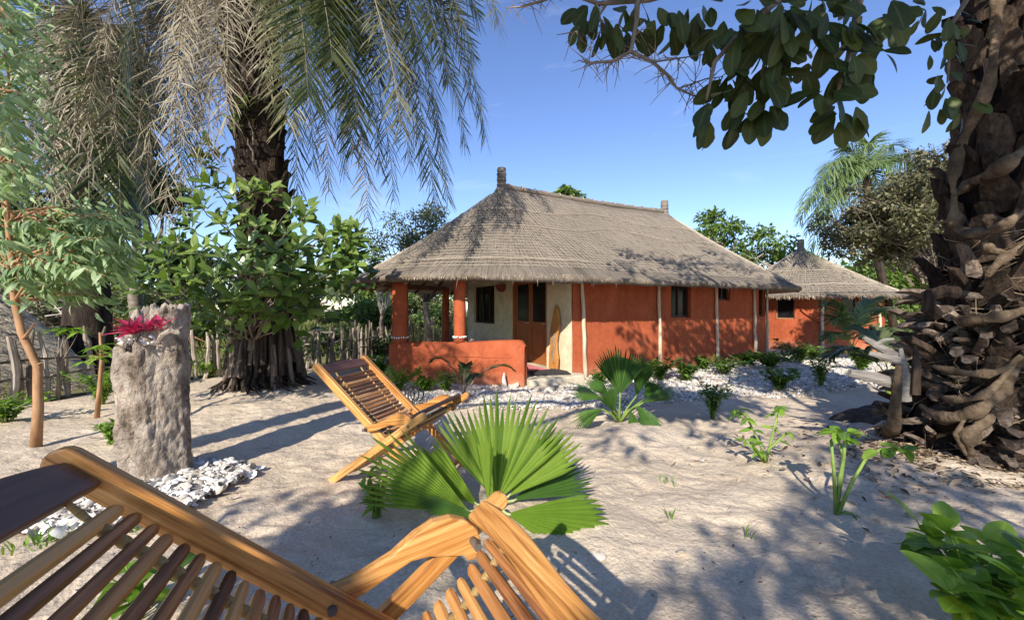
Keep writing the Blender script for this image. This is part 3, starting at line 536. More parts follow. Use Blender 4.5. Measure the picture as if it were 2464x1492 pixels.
straws('straw', 3500, hut_sampler(0.15, RE - 0.06), roof, hut.location, M_STRAW, ln=(0.12, 0.34), wd=(0.004, 0.008), lift=0.022)
straws('eave_fringe', 9500, hut_sampler(RE - 0.10, RE + 0.0), roof, hut.location, M_FRINGE, ln=(0.035, 0.10), wd=(0.006, 0.013), lift=-0.03, hang=(0.0, 1.2))
straws('loose_straw', 45, hut_sampler(RE - 0.06, RE), roof, hut.location, M_STRAW, ln=(0.14, 0.28), wd=(0.004, 0.008), lift=-0.06, hang=(1.2, 3.0))
def net(fn, st_fn, rlist, per_step, parent_obj, loc, arcs, rad=0.0026, jit=0.014):
    mb = MB(); rows = []
    for k, r in enumerate(rlist):
        row = []
        for t, th in st_fn: 
            rr = r + random.uniform(-jit, jit); row.append(fn(t, th, max(0.05, rr)) + Vector((0, 0, 0.036 + random.uniform(0, 0.012))) + Vector((random.uniform(-jit, jit), random.uniform(-jit, jit), 0)))
        rows.append(row)
    def seg(a, b):
        d = b - a
        if d.length < 0.02: return
        u = d.cross(Vector((0, 0, 1))).normalized() * rad; w = u.cross(d).normalized() * rad
        mb.add([a - u - w, a + u - w, a + w, b - u - w, b + u - w, b + w], [(0, 1, 4, 3), (1, 2, 5, 4), (2, 0, 3, 5)])
    for k, row in enumerate(rows):
        for i in range(len(row) - 1):
            if random.random() < 0.95: seg(row[i], row[i + 1])
            if k + 1 < len(rows) and (i + k) % 1 == 0 and random.random() < 0.92: seg(row[i], rows[k + 1][i])
    o = mb.obj('net', M_NET, None, origin=loc); o.parent = parent_obj; tag(o, kind='stuff')
nst = [(0.0, math.pi * (1.28 + 0.72 * i / 95)) for i in range(95)] + [(HL * i / 56, 0.0) for i in range(56)] + [(HL, math.pi * 0.62 * i / 55) for i in range(56)]
net(roofpt, nst, [0.35 + 0.118 * k for k in range(28)], 0.1, roof, hut.location, None)
# thicker binding lines round the roof
for r, th0, th1 in ((RE * 0.86, 1.2, 0), (RE * 0.5, 1.3, 0), (RE * 0.3, 1.3, 0)):
    mb = MB(); pts = [roofpt(0.0, math.pi * (1.25 + 0.75 * i / 30), r) for i in range(30)] + [roofpt(HL * i / 16, 0, r + 0.12 * math.sin(i * 0.7) - 0.25 * math.sin(math.pi * i / 16)) for i in range(17)]
    mb.tube([p + Vector((0, 0, 0.05 + random.uniform(0, .012))) for p in pts], 0.0085, 5); q = mb.obj('binding_rope', M_NET, None, origin=hut.location); q.parent = roof
# ridge roll with bindings and the two finials
mb = MB(); mb.tube([roofpt(HL * i / 30, 0, 0) + Vector((0, 0, 0.03 + 0.012 * math.sin(i * 2.3))) for i in range(31)], [0.085 + random.uniform(-.008, .008) for _ in range(31)], 9); q = mb.obj('ridge_roll', M_THATCH, None, True, origin=hut.location); q.parent = roof
for i in range(15):
    t = HL * (0.5 + i) / 15; mb = MB(); c = roofpt(t, 0, 0) + Vector((0, 0, 0.03)); pts = []
    for k in range(9): a = math.pi * k / 8; pts.append(c + HN * math.cos(a) * 0.108 + Vector((0, 0, math.sin(a) * 0.105)) + HD * 0.05 * (k / 8 - .5))
    mb.tube(pts, 0.011, 5); q = mb.obj('ridge_binding', M_NET, None, origin=hut.location); q.parent = roof
def finial(c, r, h, parent, org):
    mb = MB(); n = 14; V = []
    mb.tube([c + Vector((0, 0, z)) for z in (-0.32, -0.12, 0.0, h * 0.33, h * 0.34, h * 0.66, h * 0.67, h - 0.03, h)], [r * 2.7, r * 1.6, r * 1.03, r, r * 1.06, r * 1.04, r * 0.98, r * 1.02, r * 0.9], 14, jit=0.02); q = mb.obj('finial', M_THATCH, None, True, origin=org); q.parent = parent
    for z in (0.04, h * 0.34, h * 0.66):
        g = MB(); g.tube([c + Vector((math.cos(a) * r * 1.1, math.sin(a) * r * 1.1, z)) for a in [2 * math.pi * k / 12 for k in range(13)]], 0.01, 5); b = g.obj('binding_rope', M_NET, None, origin=org); b.parent = parent
finial(HP + Vector((0, 0, ZR + 0.02)), 0.118, 0.50, roof, hut.location); finial(HP + HD * HL + Vector((0, 0, ZR + 0.0)), 0.118, 0.42, roof, hut.location)
# rafters under the porch eave
for k in range(17):
    th = math.pi * (0.95 + 0.98 * k / 16); a = roofpt(0.0, th, RE - 0.16) - Vector((0, 0, 0.215)); b = roofpt(0.0, th, 0.3) - Vector((0, 0, 0.215)); mb = MB(); mb.tube([a, a.lerp(b, .5), b], 0.045, 7); mb.obj('rafter', M_BEAM, hut, True)
# ------------------------------------------------------------------ far round hut
fh_c = Vector((12.28, 17.0, 0)); FR, FW = 3.3, 2.62; fz = -0.05
hut2 = thing('round_hut', 'small round red hut with a conical thatched roof beyond the long hut', 'hut', tuple(fh_c))
def cone(t, th, r, zoff=0.0):
    x = r / FR; z = 2.06 + (4.12 - 2.06) * ((1 - x) - 0.18 * x * (1 - x)); return Vector((fh_c.x + math.cos(th) * r, fh_c.y + math.sin(th) * r, z))
ST2 = [(0, -2 * math.pi * i / 90) for i in range(90)]
roof2 = thatch('roof', ST2, cone, FR, hut2, nr=22, namp=0.8)
def cone_sampler(rlo, rhi):
    def f():
        th = random.uniform(math.pi * 0.85, math.pi * 2.1); r = math.sqrt(random.uniform(rlo * rlo, rhi * rhi)); p = cone(0, th, r); q = cone(0, th, r + 0.05); dn = (q - p).normalized(); side = Vector((-math.sin(th), math.cos(th), 0)); nr = side.cross(dn); nr = nr if nr.z > 0 else -nr
        return p, dn, side, nr
    return f
straws('straw', 3500, cone_sampler(0.1, FR - 0.1), roof2, hut2.location, M_STRAW, lift=0.03, wd=(0.006, 0.012))
straws('eave_fringe', 2600, cone_sampler(FR - 0.1, FR), roof2, hut2.location, M_FRINGE, ln=(0.08, 0.22), wd=(0.01, 0.02), lift=-0.05, hang=(0, 1.0))
net(cone, [(0, math.pi * (0.9 + 1.2 * i / 80)) for i in range(80)], [0.3 + 0.15 * k for k in range(20)], .1, roof2, hut2.location, None, rad=0.0055)
finial(fh_c + Vector((0, 0, 4.14)), 0.12, 0.34, roof2, hut2.location)
for r in (FR * 0.8, FR * 0.5, FR * 0.1):
    mb = MB(); mb.tube([cone(0, math.pi * (0.9 + 1.2 * i / 40), r + 0.02 * math.sin(i)) + Vector((0, 0, 0.05)) for i in range(41)], 0.011, 5); q = mb.obj('binding_rope', M_NET, None, origin=hut2.location); q.parent = roof2
def cpath(s): th = math.pi + s / FW; nn = Vector((math.cos(th), math.sin(th), 0)); return fh_c + nn * FW, nn
def find_c(px):
    best = None
    for i in range(1500):
        s = math.pi * FW * (0.02 + 0.85 * i / 1500); p, n = cpath(s); e = abs(1232 + FOC * p.x / p.y - px) + (1000 if n.dot(p) > 0 else 0)
        if best is None or e < best[0]: best = (e, s, p)
    return best[1], best[2]
h2 = []
for x0, x1, y0, y1 in ((1866, 1912, 712, 768), (2024, 2066, 712, 765)):
    sa, pa = find_c(x0); sb, pb = find_c(x1); h2.append((min(sa, sb), max(sa, sb), zpix(y1, pb.y), min(2.1, zpix(y0, pb.y))))
wall_strip('red_wall', cpath, 0, 2 * math.pi * FW - 0.01, -0.4, 2.25, h2, M_RED, hut2, 0.3, namp=0.03)
for h in h2: window(cpath, h, hut2, M_WINWD, split=1)
for px in (1977, 2113):
    s, p = find_c(px); _, n0 = cpath(s); mb = MB(); mb.tube([p + n0 * 0.05 + Vector((random.uniform(-.02, .02), 0, -0.2 + 2.3 * i / 7)) for i in range(8)], [0.06 - 0.002 * i for i in range(8)], 7); mb.obj('pole', M_POLE, hut2, True)
s, p = find_c(1977); mb = MB(); pts = []
for i in range(13):
    a = -1 + 2 * i / 12; ss = s + a * 0.62; q, n0 = cpath(ss); pts.append(Vector((q.x, q.y, 1.55 - 0.52 * (1 - abs(a)) ** 0.8)) + n0 * 0.02)
mb.tube(pts, 0.05, 7); mb.obj('clay_relief', M_RED, hut2, True)
# ------------------------------------------------------------------ things on and by the hut
def slabthing():
    c, n = xpath(0.50); t = HN
    root = thing('wood_slab', 'tall pointed live-edge wooden slab leaning on the cream wall beside the door', 'wood slab', tuple(c + n * 0.10 + Vector((0, 0, ZF + 0.03))))
    o = [(-.16, 0), (-.17, .3), (-.14, .55), (-.17, .8), (-.11, 1.1), (-.04, 1.33), (0.01, 1.40), (.07, 1.32), (.14, 1.08), (.17, .95), (.12, .8), (.08, .6), (.11, .42), (.16, .25), (.15, 0)]
    mb = MB(); mb.prism([root.location + t * a + n * (-0.07 * z / 1.4) + Vector((0, 0, z)) for a, z in o], n * 0.05); mb.obj('plank', M_SLAB, root, bevel=0.008)
    mb = MB(); mb.tube([root.location + t * (0.02 + 0.03 * math.sin(k * 1.9)) + n * (0.052 - 0.07 * (0.12 + .085 * k) / 1.4) + Vector((0, 0, 0.12 + 0.085 * k)) for k in range(9)], [0.012, .03, .02, .04, .02, .03, .045, .03, .01], 6, flat=.5); mb.obj('bark_inset', M_DRIFT, root, True)
slabthing()
cl, nl = xpath(3.2); cl = cl + nl * 0.02; cl.z = 2.23
mb = MB()
for i in range(7):
    a = (i / 6) * math.pi / 2; pass
rows = []
for i in range(6):
    r = 0.20 * math.cos(i / 5 * math.pi / 2 * 0.94); z = -0.20 * math.sin(i / 5 * math.pi / 2); rows.append([cl + HN * (math.cos(b) * r) + nl * (math.sin(b) * r) + Vector((0, 0, z)) for b in [math.pi * k / 10 for k in range(11)]])
V = [p for row in rows for p in row]; F = [(i * 11 + k, i * 11 + k + 1, (i + 1) * 11 + k + 1, (i + 1) * 11 + k) for i in range(5) for k in range(10)] + [tuple(range(11))]
mb.add(V, F); lm = mb.obj('wall_lamp', M_LAMP, None, True, origin=tuple(cl)); lm.location = cl; tag(lm, 'half-bowl clay wall lamp between the porch window and the door', 'lamp')
rug = slab('rug', [HH(-0.62, 2.45, 0), HH(-0.62, 1.4, 0), HH(-0.02, 1.4, 0), HH(-0.02, 2.45, 0)], ZF + 0.003, ZF + 0.018, M_PINKRUG, None, 0.004); tag(rug, 'pink rug lying in front of the hut door', 'rug')
mat_ = slab('door_mat', [HH(-0.68, 3.0, 0), HH(-0.68, 2.5, 0), HH(0.05, 2.5, 0), HH(0.1, 2.86, 0), HH(-0.05, 3.2, 0)], 0.265, 0.285, M_DKRUG, None, 0.005); tag(mat_, 'dark door mat on the hut step', 'mat')
for k, (dd, nn_, a) in enumerate(((-0.55, 1.95, 0.3), (-0.42, 2.05, 0.1))):
    c = HH(dd, nn_, ZF + 0.022); sd = thing('sandal', ('dark sandal on the pink rug, the one nearer the low wall', 'dark sandal on the pink rug, the one nearer the door')[k], 'sandal', tuple(c), a, 'sandals at the door')
    mb = MB(); pr = [(math.cos(t) * (0.04 if math.cos(t) else .04) * 1.0, math.sin(t) * 0.125) for t in [2 * math.pi * i / 14 for i in range(14)]]; mb.prism([Vector((x, y, 0)) for x, y in pr], (0, 0, 0.022)); mb.obj('sole', M_BLACK, sd, origin=(0, 0, 0))
    mb = MB(); mb.tube([(-0.04, 0.02, 0.02), (-0.02, 0.05, 0.05), (0, 0.06, 0.055), (0.02, 0.05, 0.05), (0.04, 0.02, 0.02)], 0.009, 6); mb.obj('strap', M_BLACK, sd, origin=(0, 0, 0))
def shell_mesh(name, s=1.0, seed=0):
    """cupped scallop-like valve with ribs"""
    rr = random.Random(seed); V = []; n, m = 9, 5
    for i in range(n):
        a = -1.15 + 2.3 * i / (n - 1)
        for j in range(m):
            r = j / (m - 1); rad = r * (1 + 0.06 * (i % 2)) * (1 - 0.15 * abs(a)); V.append((math.cos(a) * rad - 0.5, math.sin(a) * rad * 0.85, 0.42 * math.sin(min(1, r * 1.02) * math.pi * 0.5 + 0.3) - 0.40 * r * r + rr.uniform(-.02, .02)))
    F = grid_faces(n, m); V = np.array(V) * s; return np_mesh(name, V, F, True)
me_sh = [shell_mesh('shell', 1, k) for k in range(3)]
for m in me_sh: m.materials.append(M_SHELL)
def put_shell(p, s, rx, ry, rz, name='sea_shell', label=None, group=None):
    o = bpy.data.objects.new(name, random.choice(me_sh)); C.objects.link(o); o.location = p; o.rotation_euler = (rx, ry, rz); o.scale = (s, s, s); return tag(o, label, 'shell', group)
c = PA.lerp(PE, 0.60); c.z = lowtop(0.60) + 0.02
put_shell(c, 0.20, R(160), 0.2, 0.5, label='large white shell bowl lying on top of the red low wall')
c = gp(1228, 934); g_ = thing('broken_giant_shell', 'broken white giant shell with a curved spine standing by the cement step', 'shell', tuple(c))
mb = MB(); mb.tube([Vector((0, 0, 0.02)) + Vector((-0.10 - 0.02 * math.sin(k * .5), 0, 0.055 * k)) for k in range(6)], [0.05, 0.045, 0.04, 0.032, 0.02, 0.006], 7, flat=0.5); mb.obj('spine', M_SHELL, g_, True, origin=(0, 0, 0))
o = place('bowl', me_sh[0], M_SHELL, g_, Matrix.Translation((0.03, 0, 0.07)) @ Matrix.Rotation(R(200), 4, 'X') @ Matrix.Scale(0.26, 4))
# ------------------------------------------------------------------ deck chairs
CA, CH1, CB, CCx, CH2, CW = 1.076, 0.955, 0.956, -0.053, 0.588, 0.592
def local_part(name, me_fn, p0, p1, up, mat, parent, bevel=0.006, smooth=False):
    """mesh built with X along p0->p1; 'up' fixes Z"""
    p0 = Vector(p0); p1 = Vector(p1); x = (p1 - p0).normalized(); z = Vector(up); z = (z - x * z.dot(x)).normalized(); y = z.cross(x)
    M4 = Matrix(((x.x, y.x, z.x, p0.x), (x.y, y.y, z.y, p0.y), (x.z, y.z, z.z, p0.z), (0, 0, 0, 1)))
    mb = MB(); me_fn(mb, (p1 - p0).length); return place(name, mb.mesh(name, smooth=smooth), mat, parent, M4, bevel=bevel)
def bar(w, h, round_end=True):
    def f(mb, L):
        n = 7; poly = []
        if round_end:
            poly = [(L - h / 2 + math.sin(a) * h / 2, math.cos(a) * h / 2) for a in [math.pi * i / n for i in range(n + 1)]] + [(h / 2 - math.sin(a) * h / 2, -math.cos(a) * h / 2) for a in [math.pi * i / n for i in range(n + 1)]]
        else: poly = [(L, h / 2), (L, -h / 2), (0, -h / 2), (0, h / 2)]
        mb.prism([Vector((x, -w / 2, z)) for x, z in poly], (0, w, 0))
    return f
slat_me = None
def deck_chair(name, label, loc, yaw, pitch, seed, roll=0.0):
    rr = random.Random(seed); root = thing(name, label, 'chair', loc); root.rotation_euler = (roll, pitch, yaw)
    rd = Vector((-CA, 0, CH1)).normalized(); ld = Vector((CCx + CB, 0, CH2)).normalized()
    for v in (0, CW):
        s = -1 if v == 0 else 1
        local_part('back_rail', bar(0.042, 0.066), Vector((0, v, 0)), Vector((0, v, 0)) + rd * (Vector((CA, 0, CH1)).length + 0.03), (CH1, 0, CA), M_TEAK, root, 0.007)
        o = 0.080 * s
        local_part('leg', bar(0.034, 0.058), Vector((-CB, v + o, 0)) - ld * 0.02, Vector((CCx, v + o, CH2)) + ld * 0.07, (-CH2, 0, CB), M_TEAK, root, 0.006)
        # carved armrest between rail and leg
        pr = Vector((-CA * 0.504, v + 0.042 * s, CH1 * 0.504)); pf = Vector((-CB + (CCx + CB) * 0.908, v + 0.042 * s, CH2 * 0.908))
        up_ = [(-0.028, 0.0), (-0.02, .02), (0, .027), (.08, .032), (.17, .052), (.24, .083), (.30, .098), (.355, .092), (.40, .066), (.43, .028), (.437, -.012), (.43, -.045), (.405, -.062), (.385, -.055), (.375, -.035), (.345, -.026), (.31, -.012), (.27, .004), (.22, .012), (.15, -.004), (.08, -.022), (0, -.027), (-.02, -.02)]
        def armf(mb, L, up_=up_):
            mb.prism([Vector((x, -0.021, z)) for x, z in up_], (0, 0.042, 0))
        local_part('armrest', armf, pr, pf, (0, 0, 1), M_TEAK, root, 0.006)
        for c_ in (pr, pf):
            mb = MB(); mb.tube([c_ + Vector((0, s * -0.075, 0)), c_ + Vector((0, s * 0.060, 0))], 0.012, 12); mb.obj('bolt', M_DKBOLT, root, origin=(0, 0, 0))
    # headrest board with a raised curved top
    a0 = rd * (Vector((CA, 0, CH1)).length - 0.015)
    def head(mb, L):
        n = 14; top = [(L * i / n, 0.024 * math.sin(math.pi * i / n) ** 0.8 + 0.006) for i in range(n + 1)]
        mb.prism([Vector((x, z, -0.012)) for x, z in top] + [Vector((L, -0.078, -0.012)), Vector((0, -0.078, -0.012))], (0, 0, 0.024))
    nrm = Vector((CH1, 0, CA)).normalized()
    local_part('headrest', head, a0 + Vector((0, 0.024, 0)), a0 + Vector((0, CW - 0.024, 0)), nrm, M_DARKBD, root, 0.005)
    # front board between the leg tops
    b0 = Vector((CCx, 0, CH2)) + ld * 0.0
    def front(mb, L):
        n = 18; e = [(L * i / n, 0.011 * math.sin(2 * math.pi * i / n - 0.6)) for i in range(n + 1)]
        mb.prism([Vector((x, 0.01 + z, -0.013)) for x, z in e] + [Vector((x, -0.062 + z * 0.7, -0.013)) for x, z in reversed(e)], (0, 0, 0.026))
    ln_ = Vector((-CH2, 0, CCx + CB)).normalized()
    local_part('front_board', front, b0 + Vector((0, CW + 0.062, 0)) + ln_ * 0.04, b0 + Vector((0, -0.062, 0)) + ln_ * 0.04, ln_, M_TEAK if seed == 1 else M_DARKBD, root, 0.006)
    for q, (x, z) in enumerate(((-0.06, 0.06), (-CB + 0.09, 0.065))):
        local_part('cross_bar', bar(0.03, 0.045, False), (x, -0.06 if q else 0.022, z), (x, CW + 0.06 if q else CW - 0.022, z), (0, 0, 1), M_TEAK, root, 0.005)
    # sling of slats on knotted cords
    P0 = a0 + nrm * -0.012 - rd * 0.135; P3 = b0 - ld * 0.062 + Vector((0, 0, 0.0))
    cur = bez(P0, P0 - rd * 0.52 - nrm * 0.02, Vector((-0.40, 0, 0.205)), P3, 200)
    cum = [0]
    for i in range(1, 200): cum.append(cum[-1] + (cur[i] - cur[i - 1]).length)
    N = 27; slats = []
    for k in range(N):
        L = cum[-1] * (k + 0.2) / (N - 0.6); i = min(range(200), key=lambda j: abs(cum[j] - L)); i = max(1, min(198, i)); slats.append((cur[i], (cur[i + 1] - cur[i - 1]).normalized()))
    sm_ = []
    for q in range(3):
        mb = MB(); L = 0.515; hw, hh = 0.0155 - 0.001 * q, 0.0128; sec = [(-1, -.5), (-.5, -1), (.5, -1), (1, -.5), (1, .5), (.5, 1), (-.5, 1), (-1, .5)]
        V = []
        for x, k in ((-L / 2, 0.72), (-L / 2 + 0.022, 1), (L / 2 - 0.022, 1), (L / 2, 0.72)): V += [(x, a * hw * k, b * hh * k) for a, b in sec]
        F = [(i * 8 + j, i * 8 + (j + 1) % 8, i * 8 + 8 + (j + 1) % 8, i * 8 + 8 + j) for i in range(3) for j in range(8)] + [tuple(reversed(range(8))), tuple(24 + j for j in range(8))]
        mb.add(V, F); me = mb.mesh('slat'); me.materials.append(M_ROSE if (q != 1) else M_ROSE); sm_.append(me)
    for k, (p, t) in enumerate(slats):
        x = Vector((0, 1, 0)); y = t; z = x.cross(y); c_ = p + Vector((0, CW / 2 + rr.uniform(-.006, .006), 0))
        M4 = Matrix(((x.x, y.x, z.x, c_.x), (x.y, y.y, z.y, c_.y), (x.z, y.z, z.z, c_.z), (0, 0, 0, 1)))
        place('slat', sm_[k % 3], None, root, M4)
    knot = MB(); knot.tube([(0, 0, 0), (0.12, 0, 0), (0.5, 0, 0), (0.88, 0, 0), (1, 0, 0)], [0.006, 0.0095, 0.0125, 0.0095, 0.006], 9); kme = knot.mesh('cord_knot', smooth=True); kme.materials.append(M_ROPE)
    chain = [a0 - rd * 0.07 + nrm * 0.0] + [p for p, t in slats] + [P3 + ld * 0.03]
    for v in (0.135, CW - 0.135):
        for k, (a, b) in enumerate(zip(chain, chain[1:])):
            a = a + Vector((0, v, 0)); b = b + Vector((0, v, 0)); L = (b - a).length; x = (b - a).normalized(); y = Vector((0, 1, 0)); z = x.cross(y).normalized(); y = z.cross(x)
            s = L if k not in (0,) else L
            w = 1.0 if k else 0.6
            M4 = Matrix(((x.x * s, y.x * w, z.x * w, a.x), (x.y * s, y.y * w, z.y * w, a.y), (x.z * s, y.z * w, z.z * w, a.z), (0, 0, 0, 1))); place('cord_knot', kme, None, root, M4)
    return root
deck_chair('deck_chair', 'orange wood slatted deck chair in the foreground with a dark headrest', (0.285, 0.717, 0.402), 0.42, -0.032, 1, -0.102)
deck_chair('deck_chair', 'orange wood slatted deck chair standing further off behind the big fan palm', (-0.595, 3.021, 0.185), -0.326, -0.038, 2)
# ------------------------------------------------------------------ palms
def frond(parent, curve, mat, nl=70, lmax=0.5, wid=0.018, droop=0.6, a0=62, a1=28, rr=0.02, start=0.14, messy=0.12, rmat=None, lift=0.25):
    """one feather frond: rachis part with its leaflets as sub-part"""
    cur = [Vector(p) for p in curve]; m = len(cur); base = Vector(parent.location)
    mb = MB(); mb.tube(cur, [rr * (1 - 0.8 * i / (m - 1)) for i in range(m)], 5); fo = mb.obj('frond', rmat or mat, parent, True)
    lf = MB(); sd = None
    for i in range(nl):
        t = start + (0.995 - start) * i / (nl - 1); x = t * (m - 1); k = min(int(x), m - 2); p = cur[k].lerp(cur[k + 1], x - k); tg = (cur[min(k + 1, m - 1)] - cur[max(k - 0, 0)]).normalized()
        s0 = tg.cross(Vector((0, 0, 1)))
        if sd is None: sd = s0.normalized() if s0.length > 0.2 else Vector((1, 0, 0))
        else:
            q = sd - tg * sd.dot(tg); sd = q.normalized()
            if s0.length > 0.35:
                s0.normalize(); s0 = s0 if s0.dot(sd) > 0 else -s0; sd = sd.lerp(s0, 0.15).normalized()
        nm = sd.cross(tg); L = lmax * (0.28 + 0.72 * max(0.0, 1 - (((t - start) / (1 - start) - 0.4) / 0.72) ** 2)); a = R(a0 + (a1 - a0) * t)
        for s in (-1, 1):
            l = L * random.uniform(0.8, 1.1); d = (tg * math.cos(a) + sd * s * math.sin(a) + nm * random.uniform(-lift, lift) + Vector((random.gauss(0, messy), random.gauss(0, messy), random.gauss(0, messy)))).normalized()
            d2 = (d + Vector((0, 0, -droop * random.uniform(0.5, 1.4))) + Vector((random.gauss(0, messy), random.gauss(0, messy), 0))).normalized(); d3 = (d2 + Vector((0, 0, -droop * 0.7))).normalized()
            w = wid * random.uniform(0.7, 1.2) / 2; wv = (tg - d * tg.dot(d)); wv = (wv.normalized() if wv.length > .05 else nm) * w
            b = p + d * l * 0.4; c = b + d2 * l * 0.35; e = c + d3 * l * 0.25; lf.cr = random.random()
            lf.add([p - wv * .6, p + wv * .6, b + wv, b - wv, c + wv * .7, c - wv * .7, e], [(0, 1, 2, 3), (3, 2, 4, 5), (5, 4, 6)])
    o = lf.obj('leaflets', mat, None, False, origin=base); o.parent = fo; tag(o, kind='stuff'); return fo
def hang(c, tip, up=1.0, out=0.45, n=16, fall=3.0):
    c = Vector(c); tip = Vector(tip); h = Vector((tip.x - c.x, tip.y - c.y, 0)); p1 = c + h * out + Vector((0, 0, up)); p2 = tip + Vector((0, 0, fall)) - h * 0.06
    return bez(c, p1, p2, tip, n)
boot_meshes = {}
def boot_mesh(key, h, w, th, out, mat, rag=0.15, nz=4):
    rr = random.Random(hash(key) % 1000 if not isinstance(key, int) else key); V = []; F = []
    for i in range(nz):
        t = i / (nz - 1); ww = w * (1 - 0.45 * t) * (1 + rr.uniform(-rag, rag)); tt = th * (1 - 0.35 * t); o = out * t ** 1.4; z = h * t
        V += [(o - tt, -ww / 2, z), (o - tt, ww / 2, z), (o + tt * .3, ww / 2 * .9, z + rr.uniform(-.1, .1) * w), (o + tt, 0, z + rr.uniform(-.1, .1) * w), (o + tt * .3, -ww / 2 * .9, z)]
    for i in range(nz - 1):
        for k in range(5): F.append((i * 5 + k, i * 5 + (k + 1) % 5, i * 5 + 5 + (k + 1) % 5, i * 5 + 5 + k))
    F.append(tuple((nz - 1) * 5 + k for k in range(5)))
    mb = MB(); mb.add(V, F); me = mb.mesh('leaf_base'); me.materials.append(mat); return me
def put_boot(me, c, ang, tilt, s, parent, roll=0.0, name='leaf_base'):
    M4 = Matrix.Translation(Vector(c) - Vector(parent.location)) @ Matrix.Rotation(ang, 4, 'Z') @ Matrix.Rotation(tilt, 4, 'Y') @ Matrix.Rotation(roll, 4, 'X') @ Matrix.Diagonal((s, s * random.uniform(.8, 1.2), s * random.uniform(.8, 1.2), 1))
    return place(name, me, None, parent, M4)
# tall palm left of the hut
pb = gp(640, 938); pb.z = zg(pb.x, pb.y) - 0.05
palm = thing('tall_palm', 'tall palm with a dark shaggy trunk left of the hut and long hanging fronds', 'palm tree', tuple(pb))
crown = Vector((pb.x - 0.66, pb.y + 0.2, 8.9))
def pcen(z): t = (z - pb.z) / 8.8; return Vector((pb.x - 0.16 * t - 0.50 * t * t + 0.06 * math.sin(t * 5), pb.y + 0.2 * t, z))
mb = MB(); mb.tube([pcen(pb.z + 8.9 * i / 22) for i in range(23)], [0.50, 0.42, 0.37, 0.35, 0.36] + [0.39 + 0.02 * math.sin(i) for i in range(18)], 14, jit=0.05); mb.obj('trunk', M_PALMBARK, palm, True)
bm_long = [boot_mesh(k, 0.95, 0.115, 0.035, -0.10, M_BOOT if k == 0 else M_SKIRT, 0.3) for k in range(4)]
bm_short = [boot_mesh(10 + k, 0.24, 0.24, 0.05, 0.075, M_DKBOOT, 0.3) for k in range(3)]
bm_mid = [boot_mesh(20 + k, 0.34, 0.26, 0.06, 0.15, M_BOOT if k == 0 else M_DKBOOT, 0.3) for k in range(3)]
for k in range(92):      # upright skirt of old sheaths round the foot
    a = k * 2.399 + random.uniform(-.2, .2); z = pb.z + random.choice((0.0, 0.0, 0.25, 0.45, 0.7)); r = 0.60 - 0.2 * (z - pb.z) + random.uniform(-.05, .08); c = pcen(z)
    put_boot(random.choice(bm_long), (c.x + math.cos(a) * r, c.y + math.sin(a) * r, z), a, R(random.uniform(-12, 2)), random.uniform(.8, 1.25), palm)
for k in range(185):     # ringed scales higher up
    z = pb.z + 1.5 + k * 0.0385; a = k * 2.399; r = 0.37; c = pcen(z)
    if math.sin(a) > 0.55: continue
    big = z > 5.2
    put_boot(random.choice(bm_mid if big else bm_short), (c.x + math.cos(a) * r, c.y + math.sin(a) * r, z), a, R(random.uniform(-5, 22) if big else random.uniform(-8, 12)), random.uniform(.8, 1.15), palm)
rl = MB()
for k in range(90):
    a = random.uniform(0, 6.28); r0 = random.uniform(0.35, 0.5); r1 = r0 + random.uniform(0.15, 0.5); z1 = zg(pb.x + math.cos(a) * r1, pb.y + math.sin(a) * r1)
    rl.tube([(pb.x + math.cos(a) * r0, pb.y + math.sin(a) * r0, pb.z + random.uniform(.15, .4)), (pb.x + math.cos(a) * (r0 + r1) / 2, pb.y + math.sin(a) * (r0 + r1) / 2, z1 + 0.14), (pb.x + math.cos(a + .2) * r1, pb.y + math.sin(a + .2) * r1, z1 + 0.01)], [0.025, 0.02, 0.008], 4)
tag(rl.obj('root_mat', M_PALMBARK, palm), kind='stuff')
